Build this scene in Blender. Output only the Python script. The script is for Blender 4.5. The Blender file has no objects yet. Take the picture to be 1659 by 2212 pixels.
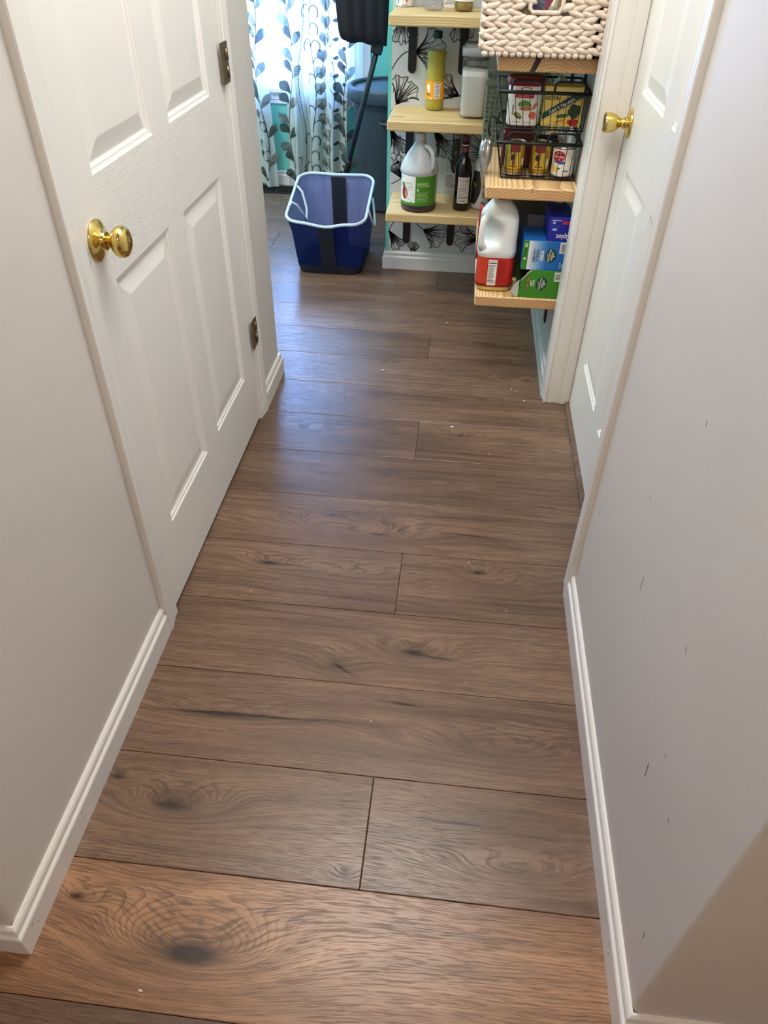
import bpy, math, random
from mathutils import Vector, Matrix
random.seed(7)
sc = bpy.context.scene
col = sc.collection
PI = math.pi
def S(r, g, b):
    f = lambda c: (c/255/12.92) if c/255 <= .04045 else ((c/255+.055)/1.055)**2.4
    return (f(r), f(g), f(b), 1.0)

# ------------------------------------------------------------------ camera
cam_d = bpy.data.cameras.new('camera'); cam = bpy.data.objects.new('camera', cam_d); col.objects.link(cam)
cam_d.sensor_fit = 'VERTICAL'; cam_d.sensor_height = 36.0; cam_d.lens = 1555.99/2212*36
cam_d.clip_start = .02
right = Vector((0.99411507, 0.10736088, 0.01445257)); down = Vector((0.08006753, -0.63832963, -0.76558766)); fwd = Vector((-0.07296866, 0.76223941, -0.64316923))
m = Matrix((right, -down, -fwd)).transposed().to_4x4(); m.translation = Vector((0, 0, 1.4))
cam.matrix_world = m
sc.camera = cam

# ------------------------------------------------------------------ sky, lamps, exposure
world = bpy.data.worlds.new('world'); sc.world = world; world.use_nodes = True
wn = world.node_tree.nodes; wn['Background'].inputs['Color'].default_value = (.23, .45, 1.0, 1); wn['Background'].inputs['Strength'].default_value = 28.0
def area(name, loc, rot, sx, sy, power, colr, shape='RECTANGLE'):
    d = bpy.data.lights.new(name, 'AREA'); d.shape = shape; d.size = sx; d.size_y = sy; d.energy = power; d.color = colr
    o = bpy.data.objects.new(name, d); o.location = loc; o.rotation_euler = rot; col.objects.link(o); return o
area('hall_ceiling_light', (-.13, 1.5, 2.42), (0, 0, 0), 1.0, 1.0, 26, (1.0, .965, .91), 'DISK')
area('entry_ceiling_light', (.1, -.75, 2.42), (0, 0, 0), .35, .35, 16, (1.0, .76, .56), 'DISK')
area('kitchen_fill_light', (-1.75, 3.15, 2.42), (0, 0, 0), .7, .7, 44, (1.0, .98, .93), 'DISK')  # added fill that brightens kitchen and pantry, no known lamp
pl = area('window_portal', (-1.25, 4.93, 1.34), (-PI/2, 0, 0), 1.2, 1.5, 1, (1, 1, 1)); pl.data.cycles.is_portal = True
vs = sc.view_settings
vs.view_transform = 'Standard'; vs.look = 'None'; vs.gamma = 1.0; vs.use_curve_mapping = False; vs.exposure = 0.13

# ------------------------------------------------------------------ node helpers
class G:
    def __init__(s, name):
        s.m = bpy.data.materials.new(name); s.m.use_nodes = True; s.t = s.m.node_tree; s.n = s.t.nodes
        s.b = s.n['Principled BSDF']; s.out = s.n['Material Output']
    def link(s, a, b): s.t.links.new(a, b)
    def put(s, sock, v):
        if isinstance(v, bpy.types.NodeSocket): s.link(v, sock)
        elif v is not None: sock.default_value = v
    def M(s, op, a, b=None, c=None, clamp=False):
        n = s.n.new('ShaderNodeMath'); n.operation = op; n.use_clamp = clamp
        for i, v in enumerate((a, b, c)):
            if v is not None: s.put(n.inputs[i], v)
        return n.outputs[0]
    def xyz(s, kind='Object'):
        c = s.n.new('ShaderNodeTexCoord'); e = s.n.new('ShaderNodeSeparateXYZ'); s.link(c.outputs[kind], e.inputs[0]); return e.outputs
    def comb(s, x, y, z):
        n = s.n.new('ShaderNodeCombineXYZ'); [s.put(n.inputs[i], v) for i, v in enumerate((x, y, z))]; return n.outputs[0]
    def noise(s, vec, scale=1, detail=3, rough=.5, dist=0):
        n = s.n.new('ShaderNodeTexNoise'); s.put(n.inputs['Vector'], vec); n.inputs['Scale'].default_value = scale
        n.inputs['Detail'].default_value = detail; n.inputs['Roughness'].default_value = rough; n.inputs['Distortion'].default_value = dist; return n.outputs['Fac']
    def mix(s, f, a, b):
        n = s.n.new('ShaderNodeMix'); n.data_type = 'RGBA'; s.put(n.inputs[0], f); s.put(n.inputs[6], a); s.put(n.inputs[7], b); return n.outputs[2]
    def step(s, v, lo, hi):
        n = s.n.new('ShaderNodeMapRange'); n.interpolation_type = 'SMOOTHSTEP'; s.put(n.inputs[0], v); n.inputs[1].default_value = lo; n.inputs[2].default_value = hi; return n.outputs[0]
    def rnd(s): return s.n.new('ShaderNodeObjectInfo').outputs['Random']
    def bump(s, h, strength, dist=.001):
        n = s.n.new('ShaderNodeBump'); n.inputs['Strength'].default_value = strength; n.inputs['Distance'].default_value = dist
        s.put(n.inputs['Height'], h); s.link(n.outputs[0], s.b.inputs['Normal'])
    def set(s, **k):
        for a, v in k.items(): s.put(s.b.inputs[a.replace('_', ' ')], v)
        return s.m
MATS = {}
def plain(name, c, rough=.5, metal=0, **k):
    if name in MATS: return MATS[name]
    g = G(name); g.set(Base_Color=c, Roughness=rough, Metallic=metal, **k); MATS[name] = g.m; return g.m
def paint(name, c, rough, scale, strength, dist=.0006):
    g = G(name); x = g.xyz(); v = g.comb(x[0], x[1], x[2])
    n = g.noise(v, scale, 3, .55); g.bump(n, strength, dist)
    big = g.noise(v, 2.5, 3, .5)
    c2 = tuple(q*.95 for q in c[:3])+(1,)
    g.set(Base_Color=g.mix(g.step(big, .3, .7), c, c2), Roughness=rough); MATS[name] = g.m; return g.m
M_wall = paint('wall_paint', S(214, 211, 207), .55, 260, .35)
M_teal = paint('teal_paint', S(112, 204, 190), .5, 260, .3)
M_ceil = paint('ceiling_paint', S(225, 222, 216), .8, 300, .4)
M_trim = paint('trim_paint', S(230, 229, 226), .32, 60, .12)
M_jamb = paint('jamb_paint', S(228, 224, 216), .35, 60, .15)
def door_grain(name, along):
    g = G(name); x = g.xyz('Object')
    a, b = (x[1], x[2]) if along == 'Y' else (x[2], x[1])
    w = g.noise(g.comb(g.M('MULTIPLY', a, 9), g.M('MULTIPLY', b, 9), x[0]), 1, 2)
    ph = g.M('ADD', g.M('MULTIPLY', b, 255), g.M('MULTIPLY', w, 2.2))
    s = g.M('SINE', g.M('MULTIPLY', ph, 6.283))
    brk = g.noise(g.comb(g.M('MULTIPLY', a, 30), g.M('MULTIPLY', b, 260), 0.0), 1, 3)
    h = g.M('ADD', g.M('MULTIPLY', s, .42 if along == 'Y' else .1), brk)
    g.bump(h, .24 if along == 'Y' else .22, .0011); g.set(Base_Color=S(230, 229, 226), Roughness=.34); return g.m
M_rail = door_grain('door_rail_grain', 'Y'); M_stile = door_grain('door_stile_grain', 'Z')
M_brass = plain('polished_brass', S(222, 194, 112), .13, 1.0)
M_brass_dark = plain('worn_brass', S(92, 66, 44), .35, .7)
M_hinge = plain('tarnished_hinge', S(128, 112, 88), .42, .85)
M_hinge_dark = plain('hinge_gap', S(38, 30, 24), .6)
M_black = plain('black_metal', S(28, 28, 30), .42, .3)
M_gap = plain('dark_gap', S(45, 38, 32), .8)

def floor_wood(name, knots=(), cracks=(), base=(.5, .5), warm=0.0, seed=0.0):
    """oak plank; u along x, v along y in plank space. knots: (u, v, amp, a, b, dark)"""
    g = G(name); x = g.xyz('Object'); u, v = x[0], x[1]
    r = g.M('ADD', g.M('MULTIPLY', g.rnd(), 41.0), seed)
    n1 = g.noise(g.comb(g.M('MULTIPLY', u, 2.2), g.M('MULTIPLY', v, 7.0), r), 1, 3, .5)
    n2 = g.noise(g.comb(g.M('MULTIPLY', u, 9.0), g.M('MULTIPLY', v, 26.0), r), 1, 2, .5)
    h = g.M('ADD', v, g.M('ADD', g.M('MULTIPLY', n1, .05), g.M('MULTIPLY', n2, .003)))
    dark = None
    for (ku, kv, A, a, b, dk) in knots:
        du = g.M('DIVIDE', g.M('SUBTRACT', u, ku), a); dv = g.M('DIVIDE', g.M('SUBTRACT', v, kv), b)
        q = g.M('ADD', g.M('MULTIPLY', du, du), g.M('MULTIPLY', dv, dv))
        qn = g.M('MULTIPLY', q, g.M('ADD', g.M('MULTIPLY', n2, 1.6), .2))
        e = g.M('POWER', 2.718, g.M('MULTIPLY', q, -1.0))
        h = g.M('ADD', h, g.M('MULTIPLY', e, A))
        if dk:
            d = g.M('ADD', g.M('MULTIPLY', g.M('POWER', 2.718, g.M('MULTIPLY', qn, -16.0)), dk*.85), g.M('MULTIPLY', g.M('POWER', 2.718, g.M('MULTIPLY', qn, -4.0)), dk*.38))
            dark = d if dark is None else g.M('ADD', dark, d)
    for (cu, cv, a, b, slope, dk) in cracks:
        uu = g.M('SUBTRACT', u, cu)
        vv = g.M('SUBTRACT', g.M('SUBTRACT', v, cv), g.M('ADD', g.M('MULTIPLY', uu, slope), g.M('MULTIPLY', g.M('SUBTRACT', n2, .5), .012)))
        du = g.M('DIVIDE', uu, a); dv = g.M('DIVIDE', vv, b)
        q = g.M('ADD', g.M('MULTIPLY', du, du), g.M('MULTIPLY', dv, dv))
        d = g.M('MULTIPLY', g.M('POWER', 2.718, g.M('MULTIPLY', q, -1.0)), dk)
        dark = d if dark is None else g.M('ADD', dark, d)
    ph = g.M('MULTIPLY', h, 165.0)
    saw = g.M('FRACT', ph)
    line = g.M('MULTIPLY', g.M('POWER', saw, 4.5), g.step(saw, 1.0, .93))
    lm = g.step(g.noise(g.comb(g.M('MULTIPLY', u, 3.0), g.M('MULTIPLY', v, 14.0), g.M('ADD', r, 9.0)), 1, 2), .34, .62)
    line = g.M('MULTIPLY', line, lm)
    pores = g.noise(g.comb(g.M('MULTIPLY', u, 24.0), g.M('ADD', g.M('MULTIPLY', h, 300.0), g.M('MULTIPLY', v, 270.0)), r), 1, 2, .6)
    pore = g.step(pores, .47, .60)
    broad = g.step(g.noise(g.comb(g.M('MULTIPLY', u, 2.0), g.M('MULTIPLY', v, 9.0), g.M('ADD', r, 3.0)), 1, 4, .55), .25, .75)
    stre = g.step(g.noise(g.comb(g.M('MULTIPLY', u, 1.6), g.M('MULTIPLY', h, 60.0), r), 1, 5, .65), .28, .72)
    lo = S(87+17*warm, 67+10*warm, 54+4*warm); hi = S(150+17*warm, 121+10*warm, 99+4*warm)
    tint = g.M('ADD', g.M('MULTIPLY', g.rnd(), .18), .72+.35*(base[0]-.5))
    c = g.mix(g.M('ADD', g.M('MULTIPLY', broad, .5), g.M('MULTIPLY', stre, .5)), lo, hi)
    c = g.mix(g.M('MULTIPLY', line, .75), c, S(50, 34, 25))
    c = g.mix(g.M('MULTIPLY', pore, .50), c, S(58, 40, 30))
    if dark is not None: c = g.mix(g.M('MINIMUM', dark, .93), c, S(40, 29, 24))
    c = g.mix(g.M('SUBTRACT', 1.0, g.M('MINIMUM', g.M('MULTIPLY', tint, 1.12), 1.0)), c, S(60, 44, 36))
    hh = g.M('SUBTRACT', 1.0, g.M('ADD', g.M('MULTIPLY', line, .12), g.M('MULTIPLY', pore, .8)))
    g.bump(hh, .10, .0004)
    g.set(Base_Color=c, Roughness=g.M('ADD', .26, g.M('MULTIPLY', pore, .12)), Specular_IOR_Level=.42)
    return g.m

def pine(name, axis, cx, cz, light=S(226, 190, 138), dark=S(176, 128, 78), freq=95):
    """solid timber: growth rings round an axis along the board, so the ends show arcs"""
    g = G(name); x = g.xyz('Object')
    L, A = (x[0], x[1]) if axis == 'X' else (x[1], x[0])
    Z = x[2]
    wob = g.noise(g.comb(g.M('MULTIPLY', L, 2.2), g.M('MULTIPLY', A, 5), g.M('MULTIPLY', Z, 5)), 1, 3)
    dx = g.M('SUBTRACT', A, cx); dz = g.M('SUBTRACT', Z, cz)
    rr = g.M('SQRT', g.M('ADD', g.M('MULTIPLY', dx, dx), g.M('MULTIPLY', dz, dz)))
    ph = g.M('ADD', g.M('MULTIPLY', rr, freq), g.M('MULTIPLY', wob, 3.0))
    saw = g.M('FRACT', ph); line = g.M('MULTIPLY', g.M('POWER', saw, 2.2), g.step(saw, 1.0, .9))
    fine = g.noise(g.comb(g.M('MULTIPLY', L, 9), g.M('MULTIPLY', A, 260), g.M('MULTIPLY', Z, 260)), 1, 2)
    broad = g.noise(g.comb(g.M('MULTIPLY', L, 4), g.M('MULTIPLY', A, 12), g.M('MULTIPLY', Z, 12)), 1, 3)
    c = g.mix(g.step(broad, .3, .7), light, tuple(l*.75+d*.25 for l, d in zip(light, dark)))
    c = g.mix(g.M('MULTIPLY', line, .9), c, dark); c = g.mix(g.M('MULTIPLY', g.step(fine, .5, .75), .25), c, dark)
    # sawn end grain drinks the finish and is browner than the planed faces
    ge = g.n.new('ShaderNodeTexCoord'); se = g.n.new('ShaderNodeSeparateXYZ'); g.link(ge.outputs['Normal'], se.inputs[0])
    e = g.M('ABSOLUTE', se.outputs[0 if axis == 'X' else 1])
    c = g.mix(g.M('MULTIPLY', g.step(e, .7, .95), .5), c, S(176, 124, 74))
    g.bump(g.M('ADD', line, fine), .12, .0008); g.set(Base_Color=c, Roughness=.58); return g.m

# ------------------------------------------------------------------ mesh helpers
class MB:
    def __init__(s): s.v = []; s.f = []; s.smooth = []
    def add(s, vs, fs, smooth=False):
        o = len(s.v); s.v += [tuple(p) for p in vs]; s.f += [tuple(o+i for i in f) for f in fs]; s.smooth += [smooth]*len(fs); return s
    def box(s, x0, x1, y0, y1, z0, z1, smooth=False):
        vs = [(x, y, z) for z in (z0, z1) for y in (y0, y1) for x in (x0, x1)]
        return s.add(vs, [(0, 2, 3, 1), (4, 5, 7, 6), (0, 1, 5, 4), (2, 6, 7, 3), (0, 4, 6, 2), (1, 3, 7, 5)], smooth)
    def bbox(s, x0, x1, y0, y1, z0, z1, b):
        """box with chamfered edges"""
        cs = [(x0, x1), (y0, y1), (z0, z1)]
        vs = {}; L = []
        for sx in (0, 1):
            for sy in (0, 1):
                for sz in (0, 1):
                    for k in range(3):
                        p = [cs[0][sx], cs[1][sy], cs[2][sz]]; sg = [1-2*sx, 1-2*sy, 1-2*sz]
                        for j in range(3):
                            if j != k: p[j] += sg[j]*b
                        vs[(sx, sy, sz, k)] = len(L); L.append(tuple(p))
        F = []
        for k in range(3):
            a, c = [j for j in range(3) if j != k]
            for sd in (0, 1):
                q = []
                for (i, j) in ((0, 0), (1, 0), (1, 1), (0, 1)):
                    t = [0, 0, 0]; t[k] = sd; t[a] = i; t[c] = j; q.append(vs[(*t, k)])
                flip = (sd == 0) != (k == 1)
                F.append(tuple(q[::-1]) if flip else tuple(q))
        for k in range(3):   # edges along axis k
            a, c = [j for j in range(3) if j != k]
            for i in (0, 1):
                for j in (0, 1):
                    t0 = [0, 0, 0]; t0[a] = i; t0[c] = j; t1 = list(t0); t1[k] = 1
                    F.append((vs[(*t0, a)], vs[(*t1, a)], vs[(*t1, c)], vs[(*t0, c)]))
        for sx in (0, 1):
            for sy in (0, 1):
                for sz in (0, 1): F.append(tuple(vs[(sx, sy, sz, k)] for k in range(3)))
        return s.add(L, F)
    def lathe(s, prof, n=32, axis='Z', o=(0, 0, 0), sq=None, cap=True):
        """prof: (r, h); sq: superellipse exponent for squarish sections"""
        vs = []
        for r, h in prof:
            for i in range(n):
                t = 2*PI*i/n; c, d = math.cos(t), math.sin(t)
                k = 1.0 if not sq else (abs(c)**sq+abs(d)**sq)**(-1/sq)
                a, b = r*k*c, r*k*d
                p = (a, b, h) if axis == 'Z' else ((h, a, b) if axis == 'X' else (a, h, b))
                vs.append((p[0]+o[0], p[1]+o[1], p[2]+o[2]))
        fs = [(j*n+i, j*n+(i+1) % n, (j+1)*n+(i+1) % n, (j+1)*n+i) for j in range(len(prof)-1) for i in range(n)]
        s.add(vs, fs, True)
        if cap:
            s.add([vs[i] for i in range(n)], [tuple(range(n))[::-1]]); s.add([vs[(len(prof)-1)*n+i] for i in range(n)], [tuple(range(n))])
        return s
    def tube(s, pts, r, n=8, closed=False):
        pts = [Vector(p) for p in pts]; N = len(pts); vs = []; ref = None
        for i, p in enumerate(pts):
            a = pts[(i-1) % N] if (closed or i > 0) else p; b = pts[(i+1) % N] if (closed or i < N-1) else p
            t = (b-a).normalized()
            if ref is None: ref = Vector((0, 0, 1)) if abs(t.z) < .9 else Vector((1, 0, 0))
            sd = t.cross(ref).normalized(); ref = sd.cross(t).normalized()
            rr = r(i/(N-1)) if callable(r) else r
            for k in range(n):
                q = 2*PI*k/n; vs.append(p+sd*math.cos(q)*rr+ref*math.sin(q)*rr)
        R = N if closed else N-1
        fs = [(i*n+k, i*n+(k+1) % n, ((i+1) % N)*n+(k+1) % n, ((i+1) % N)*n+k) for i in range(R) for k in range(n)]
        if not closed: fs += [tuple(range(n))[::-1], tuple((N-1)*n+k for k in range(n))]
        return s.add(vs, fs, True)
    def ribbon(s, pts, nrm, w, t=.0008):
        """flat strip of width w (or list of widths) along pts in the plane with normal nrm"""
        pts = [Vector(p) for p in pts]; nrm = Vector(nrm); vs = []; N = len(pts)
        for i, p in enumerate(pts):
            a = pts[max(i-1, 0)]; b = pts[min(i+1, N-1)]; d = (b-a).normalized().cross(nrm).normalized()
            ww = (w[i] if isinstance(w, (list, tuple)) else w)/2
            vs += [p-d*ww, p+d*ww, p-d*ww+nrm*t, p+d*ww+nrm*t]
        fs = []
        for i in range(N-1):
            a, b = 4*i, 4*i+4
            fs += [(a+2, b+2, b+3, a+3), (a, a+2, a+3, a+1)[:0] or (a, b, b+2, a+2), (a+1, a+3, b+3, b+1), (a, a+1, b+1, b)]
        return s.add(vs, fs)
    def sweep(s, prof, pts, left=True, closed_prof=True):
        """prof (offset, z) swept along XY polyline pts with mitred corners; offset to the left/right of travel"""
        P = [Vector((p[0], p[1])) for p in pts]; N = len(P); vs = []; n = len(prof)
        def nr(a, b):
            d = (b-a).normalized(); return Vector((-d.y, d.x)) if left else Vector((d.y, -d.x))
        for i, p in enumerate(P):
            if i == 0: mm = nr(P[0], P[1])
            elif i == N-1: mm = nr(P[-2], P[-1])
            else:
                a, b = nr(P[i-1], p), nr(p, P[i+1]); mm = (a+b); mm = mm/(mm.dot(a))
            for (o, z) in prof: vs.append((p.x+mm.x*o, p.y+mm.y*o, z))
        fs = [(i*n+k, (i+1)*n+k, (i+1)*n+(k+1) % n, i*n+(k+1) % n) for i in range(N-1) for k in range(n)]
        fs += [tuple(range(n)), tuple((N-1)*n+k for k in range(n))[::-1]]
        return s.add(vs, fs)
    def prism(s, poly, axis, a0, a1):
        """2D polygon extruded along axis (X: poly=(y,z), Y: (x,z), Z: (x,y))"""
        n = len(poly); vs = []
        for a in (a0, a1):
            for (p, q) in poly: vs.append({'X': (a, p, q), 'Y': (p, a, q), 'Z': (p, q, a)}[axis])
        fs = [tuple(range(n))[::-1], tuple(range(n, 2*n))]+[(i, (i+1) % n, n+(i+1) % n, n+i) for i in range(n)]
        return s.add(vs, fs)
def obj(name, mb, mat, parent=None, loc=(0, 0, 0), rot=(0, 0, 0), fix=True):
    me = bpy.data.meshes.new(name); me.from_pydata(mb.v, [], mb.f)
    me.polygons.foreach_set('use_smooth', mb.smooth)
    if fix:
        import bmesh
        b = bmesh.new(); b.from_mesh(me); bmesh.ops.recalc_face_normals(b, faces=b.faces); b.to_mesh(me); b.free()
    me.materials.append(mat); me.update()
    o = bpy.data.objects.new(name, me); col.objects.link(o); o.location = loc; o.rotation_euler = rot
    if parent: o.parent = parent
    return o
def tag(o, label, cat=None, group=None, kind=None):
    o['label'] = label
    if cat: o['category'] = cat
    if group: o['group'] = group
    if kind: o['kind'] = kind
    return o
def thing(name, label, cat, loc, rz=0, group=None):
    o = bpy.data.objects.new(name, None); o.empty_display_size = .05; col.objects.link(o); o.location = loc; o.rotation_euler = (0, 0, rz)
    return tag(o, label, cat, group)
def struct(name, mb, mat, label, parent=None):
    o = obj(name, mb, mat, parent); o['kind'] = 'structure'; o['label'] = label; return o
def text_geo(s, size, align='CENTER', bold=0.0, xs=1.0):
    """2D triangles of a word, centred, as (verts, faces)"""
    c = bpy.data.curves.new('t', 'FONT'); c.body = s; c.size = size; c.align_x = align; c.align_y = 'CENTER'; c.offset = bold; c.resolution_u = 2
    c.fill_mode = 'FRONT'
    o = bpy.data.objects.new('t', c); col.objects.link(o); bpy.context.view_layer.update()
    me = bpy.data.meshes.new_from_object(o.evaluated_get(bpy.context.evaluated_depsgraph_get()))
    V = [(v.co.x*xs, v.co.y) for v in me.vertices]; F = [tuple(p.vertices) for p in me.polygons]
    bpy.data.objects.remove(o); bpy.data.curves.remove(c); bpy.data.meshes.remove(me); return V, F
DN = [0]
class Decal:
    """flat print laid on a surface through map(u, v, off)"""
    def __init__(s, mp): s.mp = mp; s.l = {}
    def mb(s, mat): return s.l.setdefault(mat.name, (mat, MB()))[1]
    def poly(s, mat, pts, off=.0004):
        s.mb(mat).add([s.mp(u, v, off) for u, v in pts], [tuple(range(len(pts)))])
    def rect(s, mat, u0, u1, v0, v1, off=.0004, n=8):
        vs = []
        for i in range(n+1):
            u = u0+(u1-u0)*i/n; vs += [s.mp(u, v0, off), s.mp(u, v1, off)]
        s.mb(mat).add(vs, [(2*i, 2*i+2, 2*i+3, 2*i+1) for i in range(n)])
    def disc(s, mat, u, v, ru, rv, off=.0005, n=20, rot=0):
        c, d = math.cos(rot), math.sin(rot)
        DN[0] += 1; off += .000012*(DN[0] % 17); rings = 5; vs = [s.mp(u, v, off)]
        for r in range(1, rings+1):
            for i in range(n):
                a, b = ru*r/rings*math.cos(2*PI*i/n), rv*r/rings*math.sin(2*PI*i/n); vs.append(s.mp(u+a*c-b*d, v+a*d+b*c, off))
        fs = [(0, 1+i, 1+(i+1) % n) for i in range(n)]+[(1+(r-1)*n+i, 1+r*n+i, 1+r*n+(i+1) % n, 1+(r-1)*n+(i+1) % n) for r in range(1, rings) for i in range(n)]
        s.mb(mat).add(vs, fs)
    def text(s, mat, t, u, v, size, off=.0007, rot=0, bold=0.0, xs=1.0, align='CENTER'):
        V, F = text_geo(t, size, align, bold, xs); c, d = math.cos(rot), math.sin(rot)
        s.mb(mat).add([s.mp(u+a*c-b*d, v+a*d+b*c, off) for a, b in V], F)
    def lines(s, mat, u0, u1, v0, v1, n, fill=.45, off=.0007, ragged=.3):
        st = (v1-v0)/n
        for i in range(n):
            e = u1-(u1-u0)*ragged*random.random(); v = v0+st*(i+.3); s.rect(mat, u0, e, v, v+st*fill, off, 4)
    def build(s, parent, name='print'):
        for k, (mat, mb) in s.l.items(): obj(name, mb, mat, parent, fix=False)
def flatmap(x0=0, y0=0, z0=0): return lambda u, v, off: (x0+u, y0-off, z0+v)
def cylmap(r, phi=0): return lambda u, v, off: ((r+off)*math.sin(u/r+phi), -(r+off)*math.cos(u/r+phi), v)
def ink(name, c, rough=.5): return plain('ink_'+name, c, rough)
K_black = ink('black', S(30, 28, 30)); K_white = ink('white', S(238, 236, 230)); K_red = ink('red', S(178, 30, 38)); K_green = ink('green', S(72, 140, 30))
K_dkgreen = ink('dark_green', S(20, 66, 44)); K_yellow = ink('yellow', S(238, 214, 104)); K_orange = ink('orange', S(236, 160, 20)); K_blue = ink('blue', S(28, 100, 190)); K_grey = ink('grey', S(150, 150, 150)); K_tan = ink('tan', S(200, 168, 120)); K_brown = ink('brown', S(110, 60, 34))

# ================================================================== FLOOR
PY0, PP = .567, .2296
floor = struct('floor', MB().box(-2.45, 1.35, -1.55, 5.0, -.06, -.0065), M_gap, 'brown oak plank floor running through hallway and kitchen')
named = {   # (row, piece) -> knots and cracks in world coordinates
 (-1, 'any'): dict(k=[(-.366, .429, .15, .20, .075, 1.0), (-.602, .498, .035, .05, .022, .8)], warm=2.0, b=.95),  # lighter, warmer tint: partly the plank itself, partly warm entry light painted in
 (0, 'L'): dict(k=[(-.488, .688, .10, .13, .044, .75), (-.121, .590, .035, .035, .018, .85), (-.62, .735, .04, .05, .02, .8)], b=.5),
 (0, 'R'): dict(k=[(.21, .632, .09, .17, .034, .28)], c=[(.085, .716, .085, .0028, -.02, .9), (.24, .703, .05, .0016, -.02, .6)], b=.48),
 (1, 'any'): dict(k=[(.17, .885, .09, .26, .04, 0), (-.45, .91, .05, .16, .03, .2)], c=[(-.38, .912, .20, .0036, .03, .95), (-.43, .905, .14, .011, .02, .55), (-.04, .984, .045, .0042, -.04, .95)], b=.55),
 (2, 'any'): dict(k=[(-.03, 1.135, .09, .11, .042, .75), (-.21, 1.075, .045, .07, .045, .45)], c=[(.03, 1.125, .05, .004, -.1, .7), (-.19, 1.062, .03, .004, -.55, .7)], b=.52),
 (3, 'L'): dict(k=[(-.454, 1.402, .06, .08, .026, .75), (-.2, 1.38, .05, .2, .04, 0)], c=[(-.40, 1.400, .06, .004, -.02, .6)], b=.42),
 (3, 'R'): dict(k=[(.127, 1.432, .05, .05, .022, .8), (.18, 1.40, .06, .10, .035, 0)], b=.48),
 (4, 'any'): dict(k=[(-.27, 1.570, .16, .20, .042, 0), (-.165, 1.556, .03, .09, .014, .7)], c=[(.10, 1.583, .08, .003, -.06, .85)], b=.68),
 (5, 'any'): dict(k=[(-.30, 1.825, .10, .15, .034, 0), (-.37, 1.83, .05, .07, .022, .3)], c=[(.33, 1.74, .05, .003, -.05, .8)], b=.42),
 (6, 'L'): dict(k=[(-.46, 2.07, .08, .11, .03, .35), (-.17, 2.085, .06, .11, .024, .25)], b=.5),
 (6, 'R'): dict(k=[(.06, 2.10, .07, .09, .025, .35)], b=.6),
 (7, 'any'): dict(k=[(.28, 2.35, .05, .16, .024, .2), (-.35, 2.31, .07, .13, .032, .25)], b=.5),
}
gen = [floor_wood('oak_plank_%d' % i, knots=[(random.uniform(-.5, .5), random.uniform(-.06, .06), random.uniform(.05, .10), random.uniform(.10, .24), random.uniform(.025, .04), random.choice([0, .3, .7])) for _ in range(2)], base=(random.uniform(.3, .7), 0), seed=i*3.1) for i in range(6)]
LP = 1.83; np_ = 0
for k in range(-7, 20):
    y0 = PY0+k*PP; y1 = y0+PP
    if y1 < .45: xa, xb = -1.3, 1.3
    elif y0 < .42: xa, xb = -1.3, 1.3
    elif y1 < 2.6: xa, xb = -.72, .50
    else: xa, xb = -2.4, .75
    y1 = min(y1, 4.92)
    off = {0: -.087, 1: .523, 2: -.995}[k % 3]
    js = sorted(off+LP*i for i in range(-3, 4)); js = [xa]+[j for j in js if xa+.02 < j < xb-.02]+[xb]
    for a, b in zip(js[:-1], js[1:]):
        cx, cy = (a+b)/2, (y0+y1)/2; g_ = .0007; bv = .0012
        mb = MB(); hx, hy = (b-a)/2-g_, (y1-y0)/2-g_
        mb.add([(-hx, -hy, -.0062), (hx, -hy, -.0062), (hx, hy, -.0062), (-hx, hy, -.0062), (-hx, -hy, -bv*.7), (hx, -hy, -bv*.7), (hx, hy, -bv*.7), (-hx, hy, -bv*.7),
                (-hx+bv, -hy+bv, 0), (hx-bv, -hy+bv, 0), (hx-bv, hy-bv, 0), (-hx+bv, hy-bv, 0)],
               [(8, 9, 10, 11)]+[(i, (i+1) % 4, 4+(i+1) % 4, 4+i) for i in range(4)]+[(4+i, 4+(i+1) % 4, 8+(i+1) % 4, 8+i) for i in range(4)])
        side = 'any' if (k, 'any') in named else ('L' if cx < off else 'R')
        sp = named.get((k, side))
        if sp and a < .3 and b > -.6:
            mat = floor_wood('oak_plank_row%d%s' % (k+9, side), [(u-cx, v-cy, *r) for (u, v, *r) in sp.get('k', [])], [(u-cx, v-cy, *r) for (u, v, *r) in sp.get('c', [])], base=(sp.get('b', .5), 0), warm=sp.get('warm', 0), seed=k*1.7+3)
        else: mat = gen[(k*5+int(cx*3)) % 6]
        obj('plank', mb, mat, floor, (cx, cy, 0), fix=False); np_ += 1

# ================================================================== ROOM SHELL
HC = 2.44
XL, XR = -.652, .367
struct('ceiling', MB().box(-2.45, 1.35, -1.55, 5.0, HC, HC+.06), M_ceil, 'white ceiling above the hallway')
def rcorner(x, y, sx, sy, r=.012, n=5):
    """points of a rounded outside corner at (x, y); the wall lies towards (sx, sy)"""
    return [(x+sx*r*(1-math.cos(t)), y+sy*r*(1-math.sin(t))) for t in [PI/2*i/n for i in range(n+1)]]
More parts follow.
